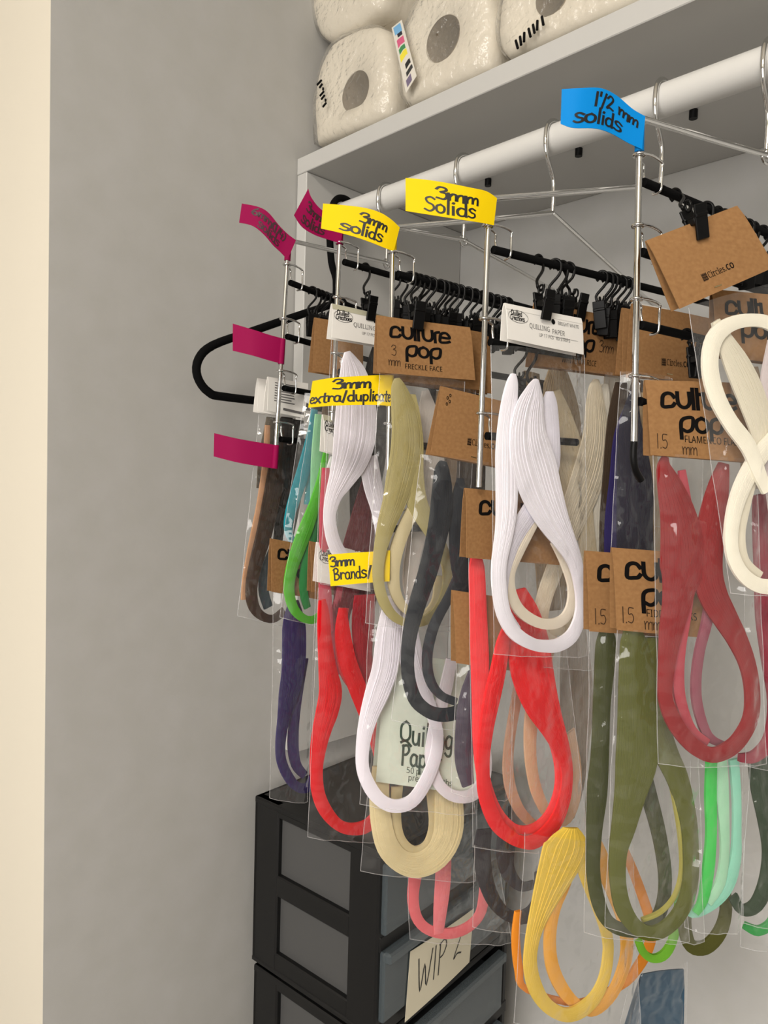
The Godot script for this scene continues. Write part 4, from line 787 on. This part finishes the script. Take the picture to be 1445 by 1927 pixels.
# ---------------------------------------------------------------- hangers
func make_hanger(h: Dictionary) -> void:
	var apex: Vector3 = h.apex
	var c: Vector3 = h.corner
	var foot: Vector3 = h.foot
	var t := thing("tiered_hanger", h.label, "hanger", Vector3(apex.x, apex.y, apex.z), "tiered chrome hangers on the white rod")
	hanger_nodes[h.id] = t
	poles[h.id] = [c, foot]
	var o := apex
	var chrome: Material = mats.chrome
	var back := 2.0 * apex - c
	back.y = c.y
	var dir := Vector3(apex.x - c.x, 0, apex.z - c.z).normalized()
	# hook over the rod, in the plane across the rod
	var rod := Vector3(apex.x, 1.671, -0.6)
	var hook := []
	for k in 13:
		var a := lerpf(PI * 1.12, 0.0, k / 12.0)
		hook.append(rod + Vector3(0, sin(a) * 0.0158, cos(a) * 0.0158))
	hook.append(rod + Vector3(0, -0.010, 0.0162))
	hook.append(rod + Vector3(0, -0.020, 0.013))
	hook.append(rod + Vector3(0, -0.033, 0.004))
	hook.append(rod + Vector3(0, -0.042, 0.0))
	hook.append(apex)
	var st := new_st()
	tube(st, smooth_path(hook.map(func(p): return p - o), 2), 0.0021, 10)
	part("hook", st, chrome, t)
	st = new_st()
	tube(st, [c - o, c.lerp(apex, 0.5) - o, apex - o + Vector3(0, 0.0005, 0)], 0.0021, 10)
	tube(st, [apex - o, back - o], 0.0021, 10)
	part("shoulder_wire", st, chrome, t)
	if h.id in ["H1", "H4", "H5"]:
		st = new_st()
		var loop := []
		for k in 13:
			var a := TAU * k / 12.0
			loop.append(apex - o + dir * (cos(a) * 0.006) + Vector3(0, sin(a) * 0.005 - 0.001, 0))
		tube(st, loop, 0.0013, 6)
		part("swivel_loop", st, chrome, t)
	st = new_st()
	tube(st, [c - o + Vector3(0, 0.001, 0), c.lerp(foot, 0.5) - o, foot - o], 0.0021, 12)
	part("pole", st, chrome, t)
	st = new_st()
	tube(st, [back - o, back - o + (foot - c)], 0.0021, 10)
	part("pole", st, chrome, t)
	if h.id == "H1":
		st = new_st()
		tube(st, smooth_path([foot - o + Vector3(0, 0.0005, 0), foot - o - Vector3(0, 0.010, 0), foot - o - Vector3(0, 0.018, 0) + dir * 0.003, foot - o - Vector3(0, 0.024, 0) + dir * 0.009], 3), 0.0024, 8)
		part("rubber_tip", st, mats.black_plastic, t)
	var side := dir.cross(Vector3.UP).normalized()
	for r in h.rings:
		var p: Vector3 = r - o
		var b: Vector3 = p + dir * 0.006 + Vector3(0, -0.0155, 0)
		st = new_st()
		var ring := []
		for k in 13:
			var a := TAU * k / 12.0
			ring.append(p + dir * (cos(a) * 0.0034) + side * (sin(a) * 0.0034))
		tube(st, ring, 0.0011, 6)
		var s := side * 0.0045
		var far := b + dir * 0.012
		tube(st, smooth_path([p + s * 0.7, p + s + dir * 0.008, far + s + Vector3(0, 0.0140, 0), far + s + Vector3(0, 0.010, 0), far + s + Vector3(0, -0.001, 0), far + s * 0.6 + Vector3(0, -0.0040, 0), far - s * 0.4 + Vector3(0, -0.0042, 0)], 4), 0.0009, 6)
		tube(st, smooth_path([p - s * 0.7, p - s + dir * 0.006, b + dir * 0.005 - s + Vector3(0, 0.0135, 0), b + dir * 0.005 - s + Vector3(0, 0.009, 0), b + dir * 0.005 - s * 0.6 + Vector3(0, 0.001, 0)], 4), 0.0009, 6)
		part("bracket", st, chrome, t)
		st = new_st()
		tube(st, [b - dir * 0.0006, b, b + dir * 0.02, b + dir * (h.bar if r == h.rings[0] else (0.09 if h.id == "H2" else h.bar * 0.62))], 0.0029, 10)
		part("padded_bar", st, mats.foam, t)

func make_flag(f: Dictionary) -> void:
	var t: Node3D = hanger_nodes[f.on]
	var o := t.position
	var top := smooth_path(f.top, 6)
	var bot := smooth_path(f.bottom, 6)
	var n := top.size() - 1
	var surf := func(s: float, u: float) -> Vector3:
		var x := clampf(s, 0.0, 1.0) * n
		var i := mini(int(x), n - 1)
		var a: Vector3 = top[i].lerp(top[i + 1], x - i)
		var xb: float = clampf(s, 0.0, 1.0) * (bot.size() - 1)
		var ib := mini(int(xb), bot.size() - 2)
		var b: Vector3 = bot[ib].lerp(bot[ib + 1], xb - ib)
		return a.lerp(b, u) - o
	var st := new_st()
	sheet(st, surf, 24, 4, 0.0003)
	var fl := part("tape_flag", st, mats["tape_" + f.colour], t)
	fl.set_meta("label", f.label)
	# the tape wraps round the pole
	var wrap := new_st()
	var a0: Vector3 = surf.call(1.0, 0.0)
	var a1: Vector3 = surf.call(1.0, 1.0)
	var pole_top: Vector3 = poles[f.on][0] - o
	var pole_foot: Vector3 = poles[f.on][1] - o
	var w0: Vector3 = pole_top.lerp(pole_foot, (a0.y - pole_top.y) / (pole_foot.y - pole_top.y))
	var w1: Vector3 = pole_top.lerp(pole_foot, (a1.y - pole_top.y) / (pole_foot.y - pole_top.y))
	tube(wrap, [w0, w0.lerp(w1, 0.5), w1], 0.0030, 14)
	part("tape_wrap", wrap, mats["tape_" + f.colour], fl)
	var w := 0.0
	for i in 20: w += (surf.call((i + 1) / 20.0, 0.5) - surf.call(i / 20.0, 0.5)).length()
	var h: float = (surf.call(0.5, 1.0) - surf.call(0.5, 0.0)).length()
	var place := func(p: Vector2) -> Vector3:
		var s := p.x / w
		var u := 1.0 - p.y / h
		return surf.call(s, u) + sheet_normal(surf, clampf(s, 0.02, 0.98), clampf(u, 0.0, 1.0)) * 0.0004
	var ink := new_st()
	var any := false
	for x in f.text:
		any = true
		var natural := 0.0
		for ch in x[0]: natural += GLYPH[ch][0] * float(x[3]) / 7.0
		var from: float = w * float(x[1])
		var k: float = (w * float(x[4]) - from) / natural
		write_strokes(ink, x[0], 0.0, h * (1.0 - float(x[2])), x[3], 0.00115, func(p: Vector2) -> Vector3: return place.call(Vector2(from + p.x * k, p.y)), GLYPH)
	if any: part("lettering", ink, mats.marker_on_magenta if f.colour == "mag" else mats.marker, fl)

# ---------------------------------------------------------------- clips
func make_clip(hook_at: Vector3, clamp_top: Vector3, yaw: float, roll: float, label: String, group: String) -> Node3D:
	var t := thing("hanging_clip", label, "clip", clamp_top, group)
	var basis := Basis(Vector3.UP, deg_to_rad(yaw)) * Basis(Vector3.BACK, deg_to_rad(roll))
	t.basis = basis
	var up: Vector3 = basis.inverse() * (hook_at - clamp_top)
	var x := up.normalized().cross(Vector3.BACK).normalized()
	var st := new_st()
	var pts := []
	for k in 9:
		var a := lerpf(PI * 1.25, 0.0, k / 8.0)
		pts.append(up + Vector3(cos(a), sin(a), 0) * 0.0042)
	pts.append(up * 0.72 + Vector3(0.0036, 0, 0))
	pts.append(up * 0.36 - Vector3(0.0030, 0, 0))
	for k in 7:
		var a := lerpf(PI, TAU + 0.4, k / 6.0)
		pts.append(up * 0.20 + Vector3(cos(a) * 0.0032, sin(a) * 0.0034, 0))
	tube(st, smooth_path(pts, 3), 0.00115, 6)
	part("hook", st, mats.black_wire, t)
	st = new_st()
	var ring := []
	for k in 11:
		var a := TAU * k / 10.0
		ring.append(Vector3(0, sin(a) * 0.0034 + 0.0015, cos(a) * 0.0026))
	tube(st, ring, 0.0008, 6)
	part("ring", st, mats.black_wire, t)
	clamp_jaws(t)
	return t

func clamp_jaws(t: Node3D) -> void:
	for s in [-1.0, 1.0]:
		var st := new_st()
		var tilt := Transform3D(Basis(Vector3.RIGHT, s * 0.20), Vector3(0, -0.0105, s * 0.0044 + 0.0032))
		box(st, Vector3(-0.0046, -0.0105, -0.0009), Vector3(0.0046, 0.0105, 0.0009), 0.0005, tilt)
		box(st, Vector3(-0.0046, 0.0030, -0.0016), Vector3(0.0046, 0.0052, 0.0016), 0.0005, tilt)
		part("jaw", st, mats.black_plastic, t)
	var sp := new_st()
	box(sp, Vector3(-0.0036, -0.0112, -0.0006), Vector3(0.0036, -0.0066, 0.0066), 0.0006)
	part("spring", sp, mats.black_wire, t)

# ---------------------------------------------------------------- shelf contents
func make_roll(r: Dictionary, label: String, no: int) -> void:
	var c: Vector2 = r.core
	var t := thing("paper_roll", label, "paper roll", Vector3(c.x, 1.745, r.front), "wrapped paper rolls on the shelf")
	var pts := []
	for p in r.outline: pts.append((p - c) * 0.97 + c - Vector2(c.x, 1.745))
	pts.append(pts[0])
	var loop := smooth_path(pts, 4)
	loop.pop_back()
	var cc := c - Vector2(c.x, 1.745)
	var n := loop.size()
	var st := new_st()
	# rings from the core edge out to the rim and back along the side: [scale, depth]
	var prof := [[-1.0, -0.004], [0.45, 0.0], [0.75, 0.002], [0.92, -0.001], [0.98, -0.006], [1.0, -0.016], [1.0, -0.10], [0.99, -0.205]]
	var rows := []
	for pr in prof:
		var row := []
		for q in loop:
			var d: Vector2 = q - cc
			var v: Vector2 = cc + d.normalized() * float(r.core_r) if pr[0] < 0.0 else cc + d * float(pr[0])
			row.append(Vector3(v.x, v.y, pr[1] + rough_noise.get_noise_3d(v.x * 700.0, v.y * 700.0, no * 50.0) * 0.003))
		rows.append(row)
	st.set_smooth_group(1)
	for i in rows.size() - 1:
		for k in n:
			var k2 := (k + 1) % n
			quad(st, rows[i][k], rows[i + 1][k], rows[i + 1][k2], rows[i][k2])
	part("roll", st, mats.roll_paper, t)
	# the cardboard core: a tube running back into the roll
	st = new_st()
	var cr := []
	for z in [-0.003, -0.2]:
		var ring := []
		for k in 24: ring.append(Vector3(cc.x + cos(TAU * k / 24) * r.core_r * 1.02, cc.y + sin(TAU * k / 24) * r.core_r * 1.02, z))
		cr.append(ring)
	st.set_smooth_group(1)
	for k in 24:
		var k2 := (k + 1) % 24
		quad(st, cr[0][k2], cr[0][k], cr[1][k], cr[1][k2])
	st.set_smooth_group(-1)
	for k in range(1, 23):
		st.add_vertex(cr[1][0]); st.add_vertex(cr[1][k + 1]); st.add_vertex(cr[1][k])
	part("core", st, mats.core_cardboard, t)
	# the film pulled over the end
	st = new_st()
	rows = []
	for f in [0.02, 0.3, 0.6, 0.85, 1.0, 1.03]:
		var row := []
		for q in loop:
			var v: Vector2 = cc + (q - cc) * float(f)
			var z := 0.006 - (0.0 if f < 0.99 else (0.008 if f < 1.02 else 0.03))
			row.append(Vector3(v.x, v.y, z + rough_noise.get_noise_3d(v.x * 1200.0, v.y * 1200.0, no * 70.0 + 9.0) * 0.004))
		rows.append(row)
	st.set_smooth_group(1)
	for i in rows.size() - 1:
		for k in n:
			var k2 := (k + 1) % n
			quad(st, rows[i][k], rows[i + 1][k], rows[i + 1][k2], rows[i][k2])
	part("wrap", st, mats.roll_film, t)
	# dark print on the wrap
	if no == 0 or no == 2:
		st = new_st()
		var base := cc + (Vector2(-0.052, 0.0235) if no == 0 else Vector2(-0.028, -0.038))
		var run := Vector2(0.010, -0.030) if no == 0 else Vector2(0.028, 0.010)
		for k in 7:
			var p := base + run * (k / 6.0)
			var across := run.orthogonal().normalized() * 0.0045
			tube(st, [Vector3(p.x - across.x, p.y - across.y, 0.0095), Vector3(p.x + across.x * sin(k * 2.0 + 1.0), p.y + across.y, 0.0095)], 0.0013, 5)
		part("print", st, mats.ink, t)
	if no == 1:
		var im := Image.create(32, 160, false, Image.FORMAT_RGB8)
		im.fill(Color(0.84, 0.82, 0.78))
		for b in [[4, 4, 22, 22, Color(0.45, 0.66, 0.82)], [10, 26, 14, 10, Color(0.15, 0.16, 0.2)], [5, 40, 20, 18, Color(0.80, 0.35, 0.50)], [5, 62, 18, 12, Color(0.25, 0.52, 0.32)], [4, 76, 20, 16, Color(0.90, 0.84, 0.25)], [12, 106, 14, 12, Color(0.12, 0.12, 0.12)], [10, 124, 18, 10, Color(0.2, 0.2, 0.2)], [6, 138, 14, 16, Color(0.45, 0.40, 0.50)]]:
			im.fill_rect(Rect2i(b[0], b[1], b[2], b[3]), b[4])
		var m := mat("roll_label", Color.WHITE, 0.5)
		m.albedo_texture = ImageTexture.create_from_image(im)
		st = new_st()
		st.set_smooth_group(-1)
		var o := t.position
		var q := ROLL_LABEL.map(func(p): return p - o + Vector3(0, 0, 0.010))
		var uv := [Vector2(0, 0), Vector2(1, 0), Vector2(1, 1), Vector2(0, 1)]
		for k in [0, 1, 2, 0, 2, 3]:
			st.set_uv(uv[k]); st.add_vertex(q[k])
		var lab := part("printed_strip", st, m, t)
		lab.set_meta("label", "multicoloured printed strip on the wrap")

# ---------------------------------------------------------------- drawer tower
func make_tower() -> void:
	var o := Vector3(-0.7250, 0.9650, -0.5122)
	var yaw := deg_to_rad(5.0)
	for unit in 2:
		var t := thing("drawer_tower", ["upper black drawer tower with smoky side windows and clear drawers", "lower black drawer tower under the other one"][unit], "drawer unit", o + Vector3(0, -0.203 - 0.207 * unit, 0), "stacked drawer towers")
		t.rotation.y = yaw
		var w := 0.198
		var dep := 0.27
		var hh := 0.203
		var blk: Material = mats.tower_black
		var x0 := 0.0 if unit == 0 else 0.004
		var st := new_st()
		# side frame facing the room: posts and rails
		box(st, Vector3(x0, 0, -0.012), Vector3(x0 + 0.042, hh, 0), 0.002)
		box(st, Vector3(0.156, 0, -0.012), Vector3(w, hh, 0), 0.002)
		for y in [[0, 0.025], [0.094, 0.119], [0.188, 0.203]]:
			box(st, Vector3(x0 + 0.040, y[0], -0.011), Vector3(0.158, y[1], -0.0005), 0.0015)
		box(st, Vector3(x0, hh - 0.008, -dep), Vector3(w, hh, 0.001), 0.002)
		box(st, Vector3(x0, 0, -dep), Vector3(w, 0.006, 0.001), 0.002)
		box(st, Vector3(x0, 0, -dep), Vector3(w, hh, -dep + 0.01), 0.002)
		box(st, Vector3(x0, 0, -dep), Vector3(x0 + 0.006, hh, 0), 0.001)
		part("frame", st, blk, t)
		for y in [[0.025, 0.094], [0.119, 0.188]]:
			st = new_st()
			box(st, Vector3(x0 + 0.041, y[0] - 0.001, -0.009), Vector3(0.157, y[1] + 0.001, -0.007), 0.0005)
			part("side_window", st, mats.tower_panel, t)
		# drawers pull out towards +x
		for k in 2:
			var y0 := 0.008 + 0.094 * k
			st = new_st()
			box(st, Vector3(w - 0.002, y0 + 0.010, -dep + 0.02), Vector3(w + 0.006, y0 + 0.086, -0.006), 0.003)
			var d := part("drawer", st, mats.drawer_clear, t)
			st = new_st()
			box(st, Vector3(w + 0.002, y0 + 0.074, -dep + 0.02), Vector3(w + 0.012, y0 + 0.086, -0.008), 0.003)
			part("lip", st, mats.drawer_clear, d)
			st = new_st()
			box(st, Vector3(0.06, y0 + 0.008, -dep + 0.03), Vector3(w - 0.006, y0 + 0.070, -0.016), 0.004)
			part("tray", st, mats.drawer_fill, d)
			st = new_st()
			box(st, Vector3(w - 0.012, y0 - 0.008, -dep), Vector3(w + 0.001, y0 + 0.008, -0.004), 0.001)
			part("rail", st, blk, t)
			if unit == 0 and k == 0:
				st = new_st()
				var a := [Vector3(w + 0.0075, y0 + 0.070, -0.048), Vector3(w + 0.0075, y0 + 0.064, -0.172), Vector3(w + 0.0075, y0 + 0.000, -0.166), Vector3(w + 0.0075, y0 - 0.006, -0.042)]
				var f := func(s: float, u: float) -> Vector3: return a[0].lerp(a[1], s).lerp(a[3].lerp(a[2], s), u) + Vector3(0.0012 * sin(s * 3.0), 0, 0)
				sheet(st, f, 8, 4, 0.0003)
				var lab := part("paper_label", st, mats.label_paper, d)
				lab.set_meta("label", "cream paper label lettered WIP 2")
				var place := func(p: Vector2) -> Vector3: return f.call(p.x / 0.124, 1.0 - p.y / 0.07) + Vector3(0.0005, 0, 0)
				st = new_st()
				write_strokes(st, "WIP 2", 0.016, 0.020, 0.036, 0.0018, place, GLYPH, 0.05)
				part("lettering", st, mats.marker, lab)

func make_black_hanger() -> void:
	var x := -0.690
	var t := thing("tubular_hanger", "empty black rounded hanger at the end of the rod by the wall", "hanger", Vector3(x, 1.567, -0.58))
	var o := t.position
	var st := new_st()
	var rod := Vector3(x, 1.671, -0.6)
	var pts := []
	for k in 9:
		var a := lerpf(PI * 1.1, 0.0, k / 8.0)
		pts.append(rod + Vector3(0, sin(a) * 0.0185, cos(a) * 0.0185) - o)
	pts.append(Vector3(x, 1.650, -0.578) - o)
	pts.append(Vector3(x, 1.610, -0.582) - o)
	pts.append(Vector3(x, 1.590, -0.590) - o)
	pts.append(Vector3(x, 1.562, -0.590) - o)
	tube(st, smooth_path(pts, 3), 0.0042, 10)
	part("hook", st, mats.black_velvet, t)
	st = new_st()
	var zc := -0.59
	var body := [Vector3(0, 1.562, zc), Vector3(0, 1.538, zc + 0.055), Vector3(0, 1.509, zc + 0.120), Vector3(0, 1.487, zc + 0.168), Vector3(0, 1.470, zc + 0.185), Vector3(0, 1.452, zc + 0.186), Vector3(0, 1.437, zc + 0.172), Vector3(0, 1.434, zc + 0.145), Vector3(0, 1.434, zc), Vector3(0, 1.434, zc - 0.145), Vector3(0, 1.437, zc - 0.172), Vector3(0, 1.452, zc - 0.186), Vector3(0, 1.470, zc - 0.185), Vector3(0, 1.487, zc - 0.168), Vector3(0, 1.509, zc - 0.120), Vector3(0, 1.538, zc - 0.055), Vector3(0, 1.562, zc)]
	tube(st, smooth_path(body.map(func(p): return Vector3(p.x + x, p.y, p.z) - o), 4), 0.0046, 10)
	part("body", st, mats.black_velvet, t)

func make_room() -> void:
	var wall: Material = mats.wall_paint
	var st := new_st()
	box(st, Vector3(-0.90, 0, -0.98), Vector3(-0.75, 2.45, -0.2752))
	structure("wall_left", st, wall)
	st = new_st()
	box(st, Vector3(-0.90, 0, -1.02), Vector3(1.75, 2.45, -0.87))
	structure("wall_back", st, wall)
	st = new_st()
	box(st, Vector3(1.60, 0, -0.87), Vector3(1.75, 2.45, -0.285))
	structure("wall_right", st, wall)
	# the room in front of the closet
	st = new_st()
	box(st, Vector3(-2.15, 0, -0.405), Vector3(-0.7505, 2.45, -0.275), 0.0)
	structure("wall_front_left", st, mats.white_paint)
	st = new_st()
	box(st, Vector3(1.60, 0, -0.405), Vector3(2.35, 2.45, -0.275))
	structure("wall_front_right", st, wall)
	st = new_st()
	box(st, Vector3(-2.15, 0, -0.275), Vector3(-2.0, 2.45, 3.0))
	structure("wall_room_left", st, wall)
	st = new_st()
	box(st, Vector3(2.2, 0, -0.275), Vector3(2.35, 2.45, 3.0))
	structure("wall_room_right", st, wall)
	st = new_st()
	box(st, Vector3(-2.15, 0, 2.85), Vector3(2.35, 2.45, 3.0))
	structure("wall_room_rear", st, wall)
	st = new_st()
	box(st, Vector3(-2.15, -0.1, -1.02), Vector3(2.35, 0, 3.0))
	structure("floor", st, mats.carpet)
	st = new_st()
	box(st, Vector3(-2.15, 2.45, -1.02), Vector3(2.35, 2.55, 3.0))
	structure("ceiling", st, mats.white_paint)

func make_closet() -> void:
	var st := new_st()
	box(st, Vector3(-0.7485, 1.0, -0.8695), Vector3(-0.730, 1.7245, -0.573), 0.0008)
	var panel := thing("upright_board", "white laminate upright board carrying the shelf by the wall", "panel", Vector3.ZERO)
	part("board", st, mats.melamine, panel)
	for z in [-0.607, -0.838]:
		for k in 12:
			var y := 1.20 + 0.032 * k
			st = new_st()
			tube(st, [Vector3(-0.7305, y, z), Vector3(-0.7296, y, z)], 0.0024, 10)
			part("pin_hole", st, mats.ink, panel)
	st = new_st()
	box(st, Vector3(-0.7495, 1.725, -0.8695), Vector3(1.5995, 1.745, -0.573), 0.0008)
	var shelf := thing("closet_shelf", "white laminate shelf above the hanging rod", "shelf", Vector3.ZERO)
	part("board", st, mats.melamine, shelf)
	for x in [-0.707, -0.579, -0.453, -0.325, -0.197]:
		st = new_st()
		tube(st, [Vector3(x, 1.7252, -0.738), Vector3(x, 1.720, -0.738), Vector3(x, 1.7165, -0.738)], 0.0042, 10)
		part("peg", st, mats.black_plastic, shelf)
	var rod := thing("closet_rod", "white metal hanging rod under the shelf", "rod", Vector3(0, 1.671, -0.6))
	st = new_st()
	tube(st, [Vector3(-0.7298, 0, 0), Vector3(0, 0, 0), Vector3(1.5998, 0, 0)], 0.0132, 32)
	part("tube", st, mats.rod_enamel, rod)

func make_lights() -> void:
	# a wide curtained window across the room behind the camera
	var st := new_st()
	box(st, Vector3(-0.45, 0.75, 2.838), Vector3(1.75, 2.15, 2.848))
	var win := structure("window_1", st, glow("window_glow", Color(1.0, 0.985, 0.968), 1.6))
	st = new_st()
	for b in [[-0.53, 0.67, -0.45, 2.23], [1.75, 0.67, 1.83, 2.23], [-0.53, 2.15, 1.83, 2.23], [-0.53, 0.67, 1.83, 0.75], [0.63, 0.75, 0.67, 2.15]]:
		box(st, Vector3(b[0], b[1], 2.80), Vector3(b[2], b[3], 2.849), 0.003)
	part("window_frame", st, mats.white_paint, win)
	var a := AreaLight3D.new()
	a.name = "window_light"
	a.area_size = Vector2(2.2, 1.4)
	a.light_color = Color(1.0, 0.985, 0.968)
	a.light_energy = WINDOW_ENERGY
	a.shadow_enabled = true
	a.area_range = 8.0
	add_child(a)
	a.position = Vector3(0.65, 1.45, 2.79)
	# a flat ceiling lamp
	st = new_st()
	box(st, Vector3(0.05, 2.40, 0.65), Vector3(0.75, 2.4495, 1.35), 0.01)
	var lamp := thing("ceiling_lamp", "square flat ceiling lamp in the room behind the camera", "lamp", Vector3.ZERO)
	part("body", st, mats.white_paint, lamp)
	st = new_st()
	box(st, Vector3(0.09, 2.394, 0.69), Vector3(0.71, 2.401, 1.31), 0.002)
	part("diffuser", st, glow("lamp_glow", Color(1.0, 0.97, 0.93), 2.0), lamp)
	var b := AreaLight3D.new()
	b.name = "ceiling_lamp_light"
	b.area_size = Vector2(0.62, 0.62)
	b.light_color = Color(1.0, 0.97, 0.93)
	b.light_energy = LAMP_ENERGY
	b.shadow_enabled = true
	b.area_range = 8.0
	add_child(b)
	b.position = Vector3(0.40, 2.385, 1.0)
	b.rotation.x = -PI / 2

func glow(called: String, c: Color, e: float) -> StandardMaterial3D:
	var m := mat(called, c, 0.8)
	m.emission_enabled = true
	m.emission = c
	m.emission_energy_multiplier = e
	return m

const ORDER := ["first", "second", "third", "fourth", "fifth", "sixth", "seventh", "eighth", "ninth", "tenth", "eleventh", "twelfth", "thirteenth", "fourteenth", "fifteenth", "sixteenth"]
const WINDOW_ENERGY := 6.0
const LAMP_ENERGY := 3.0

func _ready() -> void:
	var cam := Camera3D.new()
	cam.name = "camera"
	cam.fov = 69.46
	cam.near = 0.02
	add_child(cam)
	cam.position = Vector3(0, 1.35, 0)
	cam.basis = Basis(Vector3.UP, deg_to_rad(45.3)) * Basis(Vector3.RIGHT, deg_to_rad(-2.5)) * Basis(Vector3.BACK, deg_to_rad(1.6))
	var we := WorldEnvironment.new()
	we.name = "world"
	var env := Environment.new()
	env.background_mode = Environment.BG_COLOR
	env.background_color = Color(0.05, 0.05, 0.05)
	env.tonemap_mode = Environment.TONE_MAPPER_LINEAR
	env.tonemap_exposure = 1.06
	env.sdfgi_enabled = true
	env.ssao_enabled = true
	env.ssil_enabled = true
	we.environment = env
	add_child(we)
	rough_noise.seed = 4
	rough_noise.frequency = 0.02
	crease.seed = 12
	crease.frequency = 0.02
	crease.fractal_type = FastNoiseLite.FRACTAL_RIDGED
	crease.fractal_octaves = 2
	make_materials()
	make_lights()
	make_room()
	make_closet()
	make_tower()
	for h in HANGERS: make_hanger(h)
	for f in FLAGS: make_flag(f)
	make_black_hanger()
	var roll_labels := ["cream wrapped paper roll nearest the wall on the shelf", "cream wrapped paper roll with a multicoloured printed strip", "cream wrapped paper roll cut by the top photo edge", "cream wrapped paper roll stacked on top beside the wall"]
	for i in ROLLS.size(): make_roll(ROLLS[i], roll_labels[i], i)
	for i in PACKS.size(): make_pack(PACKS[i], i)
	for c in CLIPS: make_clip(c[0], c[1], c[2], c[3], c[4], "black clips on the padded bars")
	for r in CLIP_ROWS:
		var k := 0
		for p in r[0]:
			var q: Vector3 = p
			make_clip(q, q + Vector3(0.002 * sin(k * 2.1), -0.024 - 0.003 * sin(k * 1.7), 0.001), rad_to_deg(r[1]) - 40.0 + 25.0 * sin(k * 1.3), 6.0 * sin(k * 2.7), ORDER[k] + " " + r[2], "black clips on the padded bars")
			k += 1
